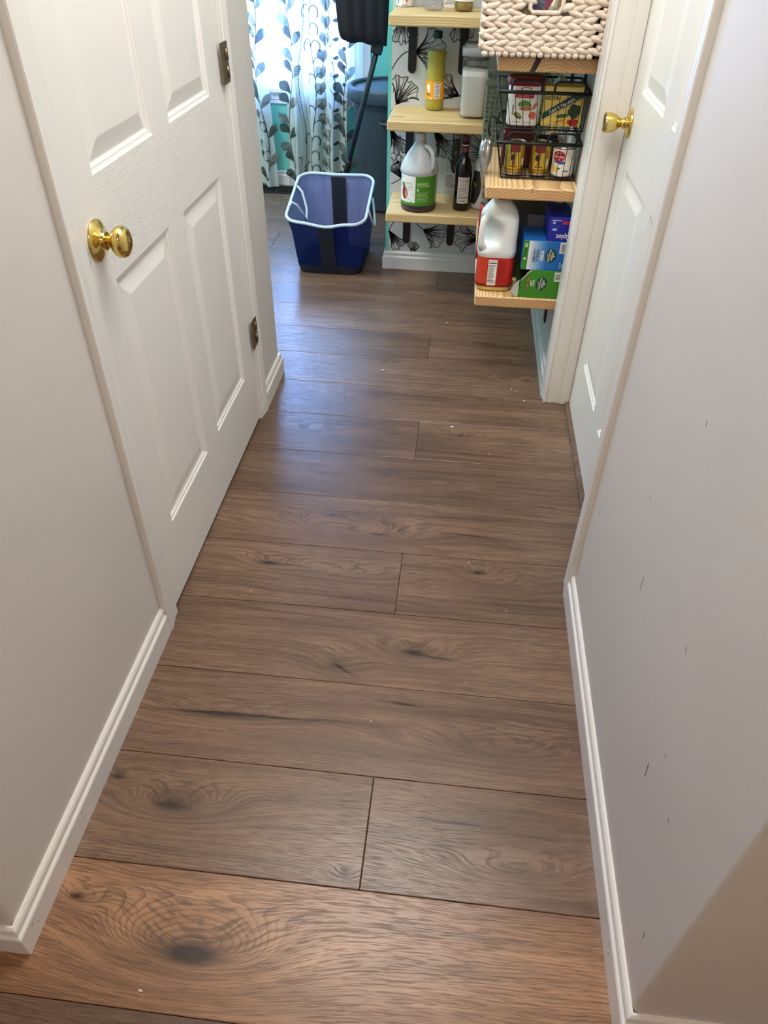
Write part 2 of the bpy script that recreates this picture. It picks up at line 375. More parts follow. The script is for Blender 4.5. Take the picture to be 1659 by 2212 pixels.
# left wall with its returns: one L-shaped piece near, lintel, far piece
DL0, DL1 = 1.180, 2.132      # left opening
near = [(XL-.12, .53), (-1.5, .53), (-1.5, .41)]+[(x, y) for x, y in rcorner(XL, .41, -1, 1)][::-1]
near = [(-1.5, .41)]+[(XL-.012*(1-math.sin(t)), .41+.012*(1-math.cos(t))) for t in [PI/2*i/6 for i in range(7)]]+[(XL, DL0), (XL-.12, DL0), (XL-.12, .53), (-1.5, .53)]
far = [(XL, DL1)]+[(XL-.012*(1-math.cos(t)), 2.448-.012*(1-math.sin(t))) for t in [PI/2*i/6 for i in range(7)]]+[(-2.4, 2.448), (-2.4, 2.328), (XL-.12, 2.328), (XL-.12, DL1)]
wl = MB().prism(near, 'Z', 0, HC).prism(far, 'Z', 0, HC).box(XL-.12, XL, DL0, DL1, 2.06, HC)
wall_left = struct('wall_left', wl, M_wall, 'light grey wall on the left around the six panel door')
DR0, DR1 = 1.412, 2.378      # right opening
nearR = [(1.3, .40)]+[(XR+.012*(1-math.sin(t)), .40+.012*(1-math.cos(t))) for t in [PI/2*i/6 for i in range(7)]]+[(XR, DR0), (XR+.12, DR0), (XR+.12, .52), (1.3, .52)]
farR = [(XR, DR1), (XR, 3.58), (XR+.12, 3.58), (XR+.12, DR1)]
wall_right = struct('wall_right', MB().prism(nearR, 'Z', 0, HC).prism(farR, 'Z', 0, HC).box(XR, XR+.12, DR0, DR1, 2.06, HC), M_wall, 'light grey wall on the right with scuffs beside the door')
WP = 3.58
wall_pantry = struct('wall_pantry', MB().box(-.36, .75, WP, WP+.12, 0, HC), M_teal, 'pantry end wall papered with black ginkgo leaves')
wall_back = MB()
WX0, WX1, WZ0, WZ1 = -1.85, -.665, .555, 2.1
wall_back.box(-2.4, WX0, 4.90, 5.0, 0, HC).box(WX1, .8, 4.90, 5.0, 0, HC).box(WX0, WX1, 4.90, 5.0, 0, WZ0).box(WX0, WX1, 4.90, 5.0, WZ1, HC)
struct('wall_back', wall_back, M_teal, 'turquoise kitchen wall below the curtained window')
struct('wall_kitchen_left', MB().box(-2.5, -2.4, 2.328, 5.0, 0, HC), M_teal, 'turquoise wall on the left of the kitchen')
struct('wall_kitchen_right', MB().box(.75, .85, WP, 5.0, 0, HC), M_teal, 'turquoise wall behind the pantry')
struct('wall_entry_left', MB().box(-1.6, -1.5, -1.5, .53, 0, HC), M_wall, 'light grey wall of the entry on the left')
struct('wall_entry_right', MB().box(1.3, 1.4, -1.5, .52, 0, HC), M_wall, 'light grey wall of the entry on the right')
struct('wall_entry_back', MB().box(-1.6, 1.4, -1.6, -1.5, 0, HC), M_wall, 'light grey wall behind the viewer')
struct('wall_closet_left', MB().box(XL-.45, XL-.40, .9, 2.4, 0, HC), M_wall, 'closet wall behind the left door')
struct('wall_closet_right', MB().box(XR+.45, XR+.5, 1.2, 2.6, 0, HC), M_wall, 'closet wall behind the right door')

# wall scuffs and marks on the right wall
def scuff(y, z, l, a, w=.0012):
    d = (math.cos(a)*l/2, math.sin(a)*l/2)
    mb = MB().ribbon([(XR-.0002, y-d[0], z-d[1]), (XR-.0002, y, z), (XR-.0002, y+d[0], z+d[1])], (-1, 0, 0), [w*.4, w, w*.4], .0003)
    obj('scuff_mark', mb, plain('scuff', S(70, 66, 70), .7), wall_right)
for q in [(.66, .35, .03, 1.4, .0018), (.70, .60, .012, 1.0), (.63, .44, .007, .6), (1.02, .62, .01, 1.1), (.93, .50, .03, 1.5, .001), (.55, .40, .008, .3), (.47, .20, .014, 1.3), (1.3, .35, .006, .4, .003), (.90, .85, .008, 1.0)]: scuff(*q)

# ---- baseboards
BB = [(0, 0), (.014, 0), (.014, .056), (.0125, .0595), (.0085, .0625), (.0075, .066), (.0085, .071), (.0095, .075), (.0075, .081), (.004, .085), (0, .085)]
def baseboard(name, pts, left, label, holes=()):
    o = struct(name, MB().sweep(BB, pts, left), M_trim, label)
    for (x, y, z, nx, ny) in holes:
        t = Vector((-ny, nx, 0)); vs = [Vector((x, y, z))+Vector((nx, ny, 0))*.0003+(t*math.cos(2*PI*i/8)+Vector((0, 0, 1))*math.sin(2*PI*i/8))*.0018 for i in range(8)]
        obj('nail_hole', MB().add(vs, [tuple(range(8))]), plain('nail_hole', S(120, 108, 98), .7), o)
    return o
fx = XL+.014
baseboard('baseboard_left', [(-1.5, .41), (XL, .41), (XL, 1.129)], False, 'white moulded baseboard along the left wall, mitred at its corner',
          [(fx, 1.098, .030, 1, 0), (fx, 1.098, .045, 1, 0), (fx, .86, .03, 1, 0), (fx, .86, .046, 1, 0), (fx, .63, .03, 1, 0), (fx, .63, .045, 1, 0), (fx, .44, .028, 1, 0), (fx, .43, .045, 1, 0), (-.70, .396, .03, 0, -1), (-.72, .396, .045, 0, -1)])
baseboard('baseboard_left_far', [(XL, 2.187), (XL, 2.448), (-2.4, 2.448)], False, 'short white baseboard between left door and kitchen corner')
fx = XR-.014
baseboard('baseboard_right', [(1.3, .40), (XR, .40), (XR, 1.366)], True, 'long white moulded baseboard along the right wall',
          [(fx, .50, .03, -1, 0), (fx, .51, .045, -1, 0), (fx, .80, .03, -1, 0), (fx, .81, .045, -1, 0), (fx, 1.1, .03, -1, 0), (fx, 1.1, .045, -1, 0)])
baseboard('baseboard_right_far', [(XR, 2.425), (XR, WP)], True, 'white baseboard in the shade under the pantry shelves')
baseboard('baseboard_pantry', [(-.36, 3.70), (-.36, WP), (XR-.014, WP)], False, 'grey white baseboard under the ginkgo wallpaper',
          [(-.33, WP-.014, .03, 0, -1), (-.335, WP-.014, .05, 0, -1), (-.04, WP-.014, .03, 0, -1), (-.04, WP-.014, .05, 0, -1)])
baseboard('baseboard_back', [(-2.4, 4.90), (.75, 4.90)], False, 'white baseboard below the kitchen window')

# ---- door casings (profile across the width: w from the opening outwards, t off the wall)
CP = [(0, 0), (0, .008), (.006, .0095), (.010, .0085), (.022, .0085), (.026, .0115), (.031, .0110), (.048, .0145), (.058, .016), (.064, .0155), (.066, .013), (.066, 0)]
def casing(name, x, sx, y, sy, z1, label):
    poly = [(x+sx*t, y+sy*w) for w, t in CP]
    return struct(name, MB().prism(poly, 'Z', .001, z1), M_trim, label)
casing('trim_1', XL, 1, 1.196, -1, 2.10, 'white door casing on the near side of the left door')
casing('trim_2', XL, 1, 2.119, 1, 2.10, 'white moulded door casing on the hinge side of the left door')
casing('trim_3', XR, -1, 1.430, -1, 2.10, 'white door casing on the near side of the right door')
casing('trim_4', XR, -1, 2.362, 1, 2.10, 'white moulded door casing between right door and pantry shelves')
def head(name, x, sx, y0, y1, label):
    return struct(name, MB().prism([(x+sx*t, 2.045+w) for w, t in CP], 'Y', y0, y1), M_trim, label)
head('trim_5', XL, 1, 1.13, 2.185, 'white casing over the left door'); head('trim_6', XR, -1, 1.364, 2.428, 'white casing over the right door')
# jambs
struct('trim_7', MB().box(XL-.12, XL, DL0, 1.193, 0, 2.044).box(XL-.12, XL, 2.116, DL1, 0, 2.044).box(XL-.12, XL, DL0, DL1, 2.044, 2.06), M_jamb, 'white jamb lining the left doorway')
struct('trim_8', MB().box(XR, XR+.12, 2.366, DR1, 0, 2.044).box(XR, XR+.12, DR0, 1.424, 0, 2.044).box(XR, XR+.12, DR0, DR1, 2.044, 2.06)
       .bbox(XR+.050, XR+.0835, 2.3555, 2.367, 0, 2.04, .002), M_jamb, 'white jamb and stop beside the right door')
struct('trim_9', MB().prism([(.436, 0), (.436, .007), (.440, .012), (.447, .014), (.456, .014), (.456, 0)], 'Y', 1.425, 2.3555), floor_wood('oak_threshold', base=(.4, 0)), 'brown wooden threshold strip below the right door')

# ================================================================== DOORS
def panel_mesh(y0, y1, z0, z1, x, s, M):
    """moulded panel, face plane x, facing direction s"""
    prof = [(0, 0), (.002, -.0006), (.004, -.0035), (.0075, -.0045), (.010, -.0045), (.0125, -.0075), (.016, -.0090), (.0185, -.0090), (.0210, -.0085), (.049, -.0022), (.052, -.0018)]
    vs = []
    for o, d in prof:
        for (y, z) in ((y0+o, z0+o), (y1-o, z0+o), (y1-o, z1-o), (y0+o, z1-o)): vs.append((x+s*d, y, z))
    fs = [(4*j+i, 4*j+(i+1) % 4, 4*j+4+(i+1) % 4, 4*j+4+i) for j in range(len(prof)-1) for i in range(4)]
    n = 4*(len(prof)-1); fs.append((n, n+1, n+2, n+3))
    mb = MB().add(vs, fs)
    xb = x-s*.0335
    mb.add([(xb, y0, z0), (xb, y1, z0), (xb, y1, z1), (xb, y0, z1)], [(0, 1, 2, 3)])
    return mb
def door(name, label, x, s, ya, yb, pys, z0=.013, z1=2.040):
    d = thing(name, label, None, (x, (ya+yb)/2, z0)); d['kind'] = 'structure'
    ox, oy, oz = x, (ya+yb)/2, z0
    def add(n, mb, mat):
        mb.v = [(a-ox, b-oy, c-oz) for a, b, c in mb.v]; return obj(n, mb, mat, d)
    xs = sorted((x, x-s*.035)); P = [(.224, .843), (1.030, 1.63), (1.72, 1.93)]
    (p0, p1), (p2, p3) = pys
    for a, b in ((ya, p0), (p3, yb)): add('stile', MB().box(*xs, a, b, z0, z1), M_stile)
    for a, b in ((z0, P[0][0]), (P[0][1], P[1][0]), (P[1][1], P[2][0]), (P[2][1], z1)): add('rail', MB().box(*xs, p0, p3, a, b), M_rail)
    for a, b in P: add('mullion', MB().box(*xs, p1, p2, a, b), M_stile)
    for a, b in P:
        for (u, v) in pys: add('panel', panel_mesh(u, v, a, b, x, s, None), M_stile)
    return d
XD = -.650
door_1 = door('door_1', 'white six panel door on the left with round brass knob', XD, 1, 1.197, 2.113, ((1.288, 1.591), (1.692, 1.996)))
XD2 = .4515
door_2 = door('door_2', 'white six panel door on the right with tulip brass knob', XD2, -1, 1.428, 2.364, ((1.545, 1.845), (1.942, 2.242)))
def lx(p, h): return p
# left knob
kb = obj('knob', MB().lathe([(r_, h_*.80) for r_, h_ in [(.0, .0), (.011, .0), (.0115, .012), (.0125, .016), (.020, .020), (.0255, .026), (.0280, .034), (.0276, .042), (.024, .049), (.016, .0535), (.006, .055), (.0, .0552)]], 40, 'X', cap=False), M_brass, door_1, (.017, 1.250-1.655, .931-.013))
obj('rosette', MB().lathe([(.0, .0), (.0365, .0), (.0372, .0025), (.0350, .0045), (.026, .0085), (.0175, .0125), (.0160, .0145), (.0162, .0185), (.014, .0195), (.0, .0195)], 48, 'X', cap=False), M_brass, kb, (-.017, 0, 0))
obj('neck', MB().lathe([(.0, 0), (.0105, 0), (.0105, .012), (0, .012)], 24, 'X', cap=False), M_brass, kb, (-.006, 0, 0))
obj('neck_gap', MB().lathe([(.0, 0), (.0135, 0), (.0135, .0022), (0, .0022)], 24, 'X', cap=False), M_brass_dark, kb, (-.0052, 0, 0))
obj('latch_plate', MB().prism([(-.0030, -.030), (.0012, -.012), (.0014, .012), (-.0030, .030)], 'X', -.0005, .0042), M_hinge_dark, door_1, (0.0, 1.1995-1.655, .918-.013))
for zc in (1.083, .325, 1.87):
    h = obj('hinge', MB().bbox(0, .0030, -.034, .034, -.047, .047, .0010), M_hinge, door_1, (.0075, 2.131-1.655, zc-.013))
    tag(h, 'tarnished hinge')
    for dz in (.019, -.021):
        obj('knuckle', MB().tube([(.0022, .014, dz-.012), (.0022, .014, dz+.012)], .0052, 12), M_hinge, h)
        obj('knuckle_gap', MB().box(.0026, .0036, -.003, .002, dz-.013, dz+.013).box(.0026, .0036, -.001, .03, dz-.0145, dz-.0125), M_hinge_dark, h)
# right knob (tulip), sticks out towards -x
cyd = (1.428+2.364)/2
kb2 = obj('knob', MB().lathe([(0, 0), (.0115, 0), (.0120, -.004), (.0155, -.007), (.0205, -.013), (.0242, -.022), (.0263, -.034), (.0268, -.044), (.0262, -.0455), (.0235, -.0455), (.0225, -.043), (0, -.043)], 40, 'X', cap=False), M_brass, door_2, (-.026, 2.310-cyd, .945-.013))
obj('knob_face', MB().lathe([(0, -.0438), (.0224, -.0438), (.021, -.0446), (.009, -.0446), (.008, -.0442), (0, -.0442)], 32, 'X', cap=False), M_brass_dark, kb2)
obj('rosette', MB().lathe([(0, 0), (.0365, 0), (.0372, -.003), (.0355, -.0055), (.034, -.007), (.024, -.008), (.016, -.011), (.0145, -.017), (0, -.017)], 48, 'X', cap=False), M_brass, kb2, (.026, 0, 0))
obj('neck', MB().lathe([(0, 0), (.013, 0), (.013, -.004), (.0115, -.006), (.013, -.008), (.0115, -.011), (0, -.011)], 32, 'X', cap=False), M_brass, kb2, (.010, 0, 0))

# ================================================================== WINDOW
win = thing('window_1', 'white framed kitchen window glowing with daylight behind the curtains', None, ((WX0+WX1)/2, 4.90, WZ0)); win['kind'] = 'structure'
def wpart(n, mb, mat):
    o = win.location; mb.v = [(a-o.x, b-o.y, c-o.z) for a, b, c in mb.v]; return obj(n, mb, mat, win)
M_win = plain('window_vinyl', S(232, 234, 236), .35)
wpart('frame', MB().box(WX0, WX0+.03, 4.90, 5.0, WZ0, WZ1).box(WX1-.03, WX1, 4.90, 5.0, WZ0, WZ1).box(WX0+.03, WX1-.03, 4.90, 5.0, WZ1-.03, WZ1), M_win)
for z0, z1, yy in ((WZ0+.012, 1.36, 4.93), (1.33, WZ1-.03, 4.955)):
    a, b = WX0+.03, WX1-.03
    sa = wpart('sash', MB().box(a, a+.035, yy, yy+.022, z0, z1).box(b-.035, b, yy, yy+.022, z0, z1).box(a+.035, b-.035, yy, yy+.022, z0, z0+.065).box(a+.035, b-.035, yy, yy+.022, z1-.035, z1), M_win)
    g = G('window_glass_%d' % int(z0*100)); tr = g.n.new('ShaderNodeBsdfTransparent'); gl = g.n.new('ShaderNodeBsdfGlossy'); gl.inputs['Roughness'].default_value = .02
    mx = g.n.new('ShaderNodeMixShader'); mx.inputs[0].default_value = .06; g.link(tr.outputs[0], mx.inputs[1]); g.link(gl.outputs[0], mx.inputs[2]); g.link(mx.outputs[0], g.out.inputs[0])
    o = obj('pane', MB().box(a+.035, b-.035, yy+.009, yy+.013, z0+.065, z1-.035), g.m, sa); o.location = -win.location; o.location = Vector((-win.location.x, -win.location.y, -win.location.z))
wpart('stool', MB().bbox(WX0-.10, WX1+.10, 4.855, 4.935, WZ0-.025, WZ0+.002, .004).box(WX0+.001, WX1-.001, 4.893, 4.992, WZ0+.0005, WZ0+.0125), M_win)
wpart('apron', MB().prism([(4.886, WZ0-.085), (4.886, WZ0-.065), (4.880, WZ0-.06), (4.884, WZ0-.045), (4.876, WZ0-.03), (4.876, WZ0-.025), (4.90, WZ0-.025), (4.90, WZ0-.085)], 'X', WX0-.08, WX1+.08), M_win)
for a in (WX0-.068, WX1+.003): wpart('side_casing', MB().prism([(a, 4.90), (a, 4.884), (a+.02, 4.880), (a+.045, 4.884), (a+.065, 4.888), (a+.065, 4.90)], 'Z', WZ0+.002, WZ1+.07), M_win)
wpart('head_casing', MB().box(WX0-.068, WX1+.068, 4.884, 4.90, WZ1, WZ1+.07), M_win)

# ================================================================== CURTAINS
def cloth(name, c, transl=.5, transp=0.0, rough=.9):
    g = G(name); d = g.n.new('ShaderNodeBsdfDiffuse'); t = g.n.new('ShaderNodeBsdfTranslucent'); a = g.n.new('ShaderNodeMixShader')
    x = g.xyz(); w = g.noise(g.comb(g.M('MULTIPLY', x[0], 500), g.M('MULTIPLY', x[1], 60), g.M('MULTIPLY', x[2], 500)), 1, 2)
    cc = g.mix(g.M('MULTIPLY', g.step(w, .35, .7), .22), c, tuple(q*.6 for q in c[:3])+(1,))
    g.link(cc, d.inputs[0]); g.link(cc, t.inputs[0]); a.inputs[0].default_value = transl; g.link(d.outputs[0], a.inputs[1]); g.link(t.outputs[0], a.inputs[2])
    last = a.outputs[0]
    if transp:
        tr = g.n.new('ShaderNodeBsdfTransparent'); b = g.n.new('ShaderNodeMixShader'); b.inputs[0].default_value = transp; g.link(last, b.inputs[1]); g.link(tr.outputs[0], b.inputs[2]); last = b.outputs[0]
    g.link(last, g.out.inputs[0]); MATS[name] = g.m; return g.m
M_curt = cloth('curtain_linen', S(226, 230, 224), .34, .08)
M_leaf = cloth('curtain_print_grey', S(140, 146, 138), .33, .04); M_leaf2 = cloth('curtain_print_dark', S(94, 99, 94), .33, .04)
def curtain(name, label, xt0, xt1, xb0, xb1, folds, ph, yc, amp, zb, prints):
    root = thing(name, label, 'curtain', ((xb0+xb1)/2, yc, zb), group='curtains at the kitchen window'); o = root.location
    ZT = 2.2
    def mp(s, z, off=0.0):
        t = min(1, (z-zb)/1.0); x0 = xb0+(xt0-xb0)*t; x1 = xb1+(xt1-xb1)*t
        a = amp*(1-.3*t)
        q = 2*PI*folds*s+ph; y = yc+a*math.sin(q)+.25*a*math.sin(2.3*q+1)
        hem = .012*math.sin(3*s*PI+ph) if z <= zb+.001 else 0
        return Vector((x0+(x1-x0)*s-o.x, y-off-o.y, z+hem-o.z))
    ns = max(24, int(folds*16)); zs = [zb, zb+.02, zb+.04]+[zb+.04+(ZT-zb-.04)*i/24 for i in range(1, 25)]
    mb = MB(); mb.add([mp(i/ns, z) for z in zs for i in range(ns+1)], [(j*(ns+1)+i, j*(ns+1)+i+1, (j+1)*(ns+1)+i+1, (j+1)*(ns+1)+i) for j in range(len(zs)-1) for i in range(ns)], True)
    obj('cloth', mb, M_curt, root, fix=False)
    obj('hem', MB().add([mp(i/ns, zb, .003) for i in range(ns+1)]+[mp(i/ns, zb+.035, .003) for i in range(ns+1)], [(i, i+1, ns+2+i, ns+1+i) for i in range(ns)], True), M_curt, root, fix=False)
    W = abs(xb1-xb0)
    pm = {}
    def pb(mat): return pm.setdefault(mat.name, (mat, MB()))[1]
    def stroke(mat, pts, w):
        vs = []
        for i, (s, z) in enumerate(pts):
            a = pts[max(i-1, 0)]; b = pts[min(i+1, len(pts)-1)]; dx, dz = (b[0]-a[0])*W, b[1]-a[1]; L = math.hypot(dx, dz) or 1
            ww = w*(.5 if callable(w) else 1) if not isinstance(w, list) else w[i]
            vs += [mp(s-dz/L*ww/W, z+dx/L*ww, .0025), mp(s+dz/L*ww/W, z-dx/L*ww, .0025)]
        pb(mat).add(vs, [(2*i, 2*i+1, 2*i+3, 2*i+2) for i in range(len(pts)-1)])
    def leaf(mat, s, z, ang, L, wd):
        pts = []; n = 8
        ca, sa = math.cos(ang), math.sin(ang)
        for i in range(n+1):
            t = i/n; w = wd*(max(0, math.sin(PI*t**1.5))**.65 if wd > .015 else math.sin(PI*t**.75)*.9)
            pts.append((t*L, w))
        up = [(s+(a*ca-b*sa)/W, z+a*sa+b*ca) for a, b in pts]; dn = [(s+(a*ca+b*sa)/W, z+a*sa-b*ca) for a, b in pts]
        vs = [mp(u, v, .0022) for p in zip(up, dn) for (u, v) in p]
        pb(mat).add(vs, [(2*i, 2*i+1, 2*i+3, 2*i+2) for i in range(n)])
    for kind, s0 in prints:
        stem = [(s0+.018*math.sin(z*9+s0*20)/max(W, .2), z) for z in [zb+.03+.082*i for i in range(15)]]
        if kind == 'vine':
            stroke(M_leaf2, stem, .0022)
            for i, (s, z) in enumerate(stem[:-1]):
                sd = 1 if i % 2 else -1
                leaf(M_leaf if i % 3 else M_leaf2, s, z, PI/2-sd*.62, .092, .0215)
                if i % 2: leaf(M_leaf2, s, z+.03, PI/2+sd*.6, .080, .019)
        elif kind == 'fern':
            stroke(M_leaf2, stem, .0016)
            for i in range(95):
                z = zb+.03+i*.0125; s = s0+.018*math.sin(z*9+s0*20)/max(W, .2)
                for sd in (-1, 1): stroke(M_leaf2, [(s, z), (s+sd*.012/W, z+.008), (s+sd*.02/W, z+.022)], .0011)
        elif kind == 'curl':
            stroke(M_leaf2, stem, .0022)
            for i, (s, z) in enumerate(stem[:-1]):
                for sd in ((-1, 1) if i % 2 else (1,)):
                    pts = [(s+sd*.03*(1-math.cos(t))/2/W*1.6, z+.035*math.sin(t)) for t in [PI*1.15*j/9 for j in range(10)]]
                    stroke(M_leaf2, pts, .0026); leaf(M_leaf2, pts[-1][0], pts[-1][1]-.008, PI/2, .012, .004)
        elif kind == 'tulip':
            for i, (s, z) in enumerate(stem[:-1]):
                leaf(M_leaf, s, z, PI/2+.28, .075, .018); leaf(M_leaf, s, z, PI/2-.28, .075, .018); leaf(M_leaf2, s, z+.012, PI/2, .05, .006)
        elif kind == 'sprig':
            stroke(M_leaf2, stem, .0014)
            for i, (s, z) in enumerate(stem[:-1]):
                for j, a in enumerate((.5, .95, 1.4)): stroke(M_leaf2, [(s, z), (s+.022*math.cos(PI/2+a)/W, z+.028), (s+.030*math.cos(PI/2+a)/W, z+.045+.004*j)], .0012)
        elif kind == 'dots':
            for i in range(22):
                z = zb+.04+i*.045; s = s0+.01*(-1)**i/W; leaf(M_leaf2, s, z, .2*(-1)**i+PI*(i % 2), .030, .012)
    for k, (mat, mbx) in pm.items(): obj('leaf_print', mbx, mat, root, fix=False)['kind'] = 'stuff'
    return root
curtain('curtain', 'narrow leaf print curtain hanging beside the grey wall corner', -1.66, -1.215, -1.66, -1.182, 4.0, 1.1, 4.80, .030, .018, [('fern', .30), ('curl', .55), ('vine', .905)])
curtain('curtain', 'wide leaf print curtain hanging between the bare wall strip and the grey bin', -1.082, -.712, -1.112, -.735, 3.6, .4, 4.80, .038, .012, [('vine', .075), ('fern', .27), ('curl', .46), ('tulip', .615), ('sprig', .76), ('dots', .88), ('vine', .97)])

# floor register
reg = thing('floor_vent', 'black slatted floor vent below the kitchen window', 'vent', (-1.165, 4.765, 0))
M_vent = plain('vent_black', S(34, 32, 32), .5, .4)
fr = MB()
for a in ((-.135, .135, -.075, -.058), (-.135, .135, .058, .075), (-.135, -.115, -.058, .058), (.115, .135, -.058, .058)): fr.box(a[0], a[1], a[2], a[3], .0005, .006)
obj('frame', fr, M_vent, reg)
for i in range(13):
    a = -.108+i*.018; obj('slat', MB().add([(a-.010, -.058, .004), (a-.004, -.058, .005), (a+.010, .058, .005), (a+.004, .058, .004), (a-.010, -.058, .001), (a-.004, -.058, .001), (a+.010, .058, .001), (a+.004, .058, .001)], [(0, 1, 2, 3), (4, 7, 6, 5), (0, 4, 5, 1), (1, 5, 6, 2), (2, 6, 7, 3), (3, 7, 4, 0)]), M_vent, reg)
obj('duct', MB().box(-.115, .115, -.058, .058, .0004, .001), plain('duct_dark', S(12, 12, 12), .9), reg)

# ================================================================== TRASH CAN
tc = thing('trash_can', 'large round grey plastic bin with rolled rim beside the curtain', 'trash can', (-.425, 4.60, 0))
M_bin = plain('bin_plastic', S(56, 66, 76), .42); M_binlid = plain('bin_lid', S(80, 94, 108), .38)
obj('body', MB().lathe([(0, .003), (.195, .003), (.205, .02), (.232, .58), (.236, .60), (.222, .60), (.20, .05), (0, .05)], 56, cap=False), M_bin, tc)
obj('rim', MB().lathe([(.236, .575), (.262, .575), (.266, .582), (.266, .634), (.262, .642), (.245, .642), (.236, .634)], 56, cap=False), M_bin, tc)
obj('lid', MB().lathe([(0, .627), (.20, .626), (.230, .622), (.238, .628), (.243, .639), (.243, .615), (0, .612)], 56, cap=False), M_binlid, tc)
for a in (PI*.5, PI*1.5): obj('handle', MB().tube([(math.cos(a+d)*r, math.sin(a+d)*r, z) for d, r, z in ((-.22, .236, .50), (-.2, .268, .495), (0, .274, .49), (.2, .268, .495), (.22, .236, .50))], .009, 8), M_bin, tc)

# ================================================================== LONG BROOM / MOP
def lerp(a, b, t): return Vector(a)+(Vector(b)-Vector(a))*t
A_, B_ = Vector((-.619, 3.97, .309)), Vector((-.428, 3.75, .917))
foot = A_+(A_-B_)*((.309-.012)/(.917-.309))
mop = thing('mop', 'black mop stood head up behind the blue hamper', 'mop', foot); M_pole = plain('mop_pole', S(22, 24, 34), .35); M_cloth = plain('mop_cloth', S(14, 13, 22), .85)
rel = lambda p: Vector(p)-foot
obj('pole', MB().tube([rel(foot), rel(lerp(A_, B_, .2)), rel(B_)], .0125, 14), M_pole, mop)
obj('grip', MB().tube([rel(foot), rel(lerp(foot, B_, .12)), rel(lerp(foot, B_, .42)), rel(lerp(foot, B_, .44))], lambda t: .0165 if t < .9 else .0135, 14), plain('mop_grip', S(24, 24, 28), .6), mop)
obj('socket', MB().bbox(-.026, .024, -.018, .018, -.02, .035, .004), plain('mop_socket', S(26, 26, 32), .5), mop, rel(B_), (0, .25, 0))
hd = MB(); nu, nz = 22, 8; vv = []
for side in (-1, 1):
    for j in range(nz+1):
        t = j/nz; z = .934+.30*t
        for i in range(nu+1):
            s = i/nu
            xl = -.592-.030*t; xr = -.385+.013*t
            x = xl+(xr-xl)*s; zz = z+(.012*(1-s)+.004*math.sin(s*17))*(1-t)+(.02*(1-min(1, s*12))**2 if j == 0 else 0)
            y = 3.735+side*.034*(1-(2*s-1)**6*.6)*(.55+.45*min(1, t*4+.15))+.004*math.sin(s*26+side)
            vv.append(rel((x, y, zz)))
n1 = (nu+1)*(nz+1)
def gi(sd, j, i): return sd*n1+j*(nu+1)+i
ff = []
for sd in (0, 1):
    for j in range(nz):
        for i in range(nu): ff.append((gi(sd, j, i), gi(sd, j, i+1), gi(sd, j+1, i+1), gi(sd, j+1, i)))
for i in range(nu): ff += [(gi(0, 0, i), gi(1, 0, i), gi(1, 0, i+1), gi(0, 0, i+1)), (gi(0, nz, i), gi(0, nz, i+1), gi(1, nz, i+1), gi(1, nz, i))]
for j in range(nz): ff += [(gi(0, j, 0), gi(0, j+1, 0), gi(1, j+1, 0), gi(1, j, 0)), (gi(0, j, nu), gi(1, j, nu), gi(1, j+1, nu), gi(0, j+1, nu))]
hd.add(vv, ff, True); obj('head', hd, M_cloth, mop)

# ================================================================== BLUE HAMPER
hm = thing('laundry_hamper', 'dark blue mesh laundry hamper with pale blue rim on the floor', 'hamper', (-.625, 3.64, 0))
def rrect(w, d, r, n=7):
    pts = []
    for cx, cy, a0 in ((w-r, d-r, 0), (-w+r, d-r, PI/2), (-w+r, -d+r, PI), (w-r, -d+r, 1.5*PI)):
        for i in range(n+1):
            a = a0+PI/2*i/n; pts.append((cx+r*math.cos(a), cy+r*math.sin(a)))
        # straight side gets extra points towards the next corner
    out = []
    for i, p in enumerate(pts):
        q = pts[(i+1) % len(pts)]; out.append(p); L = math.hypot(q[0]-p[0], q[1]-p[1])
        if L > .08:
            for k in range(1, 8): out.append((p[0]+(q[0]-p[0])*k/8, p[1]+(q[1]-p[1])*k/8))
    return out
def hsec(t, off=0.0):
    """section at height fraction t"""
    w = .155+.037*t**.7; d = .185+.028*t; pts = rrect(w+off, d+off, .055+.012*t)
    res = []
    for (x, y) in pts:
        z = t*(.302+.05*y/.2*1.0*t-.018*math.exp(-(x/.07)**2)*(1 if y < 0 else .2))
        bul = .010*math.sin(PI*min(1, t*1.1))*math.sin(x*26+y*17)+.004*math.sin(x*60)*math.sin(t*7)
        L = math.hypot(x, y); res.append((x*(1+bul/L*.6)+.012*t*(-1), y*(1+bul/L*.6), .004+z))
    return res
g = G('hamper_mesh'); d_ = g.n.new('ShaderNodeBsdfDiffuse'); t_ = g.n.new('ShaderNodeBsdfTranslucent'); a_ = g.n.new('ShaderNodeMixShader'); p_ = g.n.new('ShaderNodeBsdfTransparent'); b_ = g.n.new('ShaderNodeMixShader')
geo = g.n.new('ShaderNodeNewGeometry'); xx = g.xyz(); wv = g.noise(g.comb(g.M('MULTIPLY', xx[0], 60), g.M('MULTIPLY', xx[1], 60), g.M('MULTIPLY', xx[2], 4)), 1, 3)
cm = g.mix(geo.outputs['Backfacing'], g.mix(wv, S(12, 24, 66), S(24, 40, 92)), g.mix(wv, S(112, 118, 160), S(138, 144, 184)))  # inner face paler: backlight through the mesh is put into the colour
g.link(cm, d_.inputs[0]); g.link(cm, t_.inputs[0]); a_.inputs[0].default_value = .25; g.link(d_.outputs[0], a_.inputs[1]); g.link(t_.outputs[0], a_.inputs[2])
b_.inputs[0].default_value = .10; g.link(a_.outputs[0], b_.inputs[1]); g.link(p_.outputs[0], b_.inputs[2]); g.link(b_.outputs[0], g.out.inputs[0])
M_hmesh = g.m; M_navy = plain('hamper_navy', S(10, 15, 34), .75); M_hrim = plain('hamper_rim', S(196, 214, 224), .5); M_hbase = plain('hamper_base', S(16, 22, 40), .6)
secs = [hsec(t) for t in (0, .04, .12, .25, .4, .55, .7, .85, 1.0)]; n = len(secs[0])
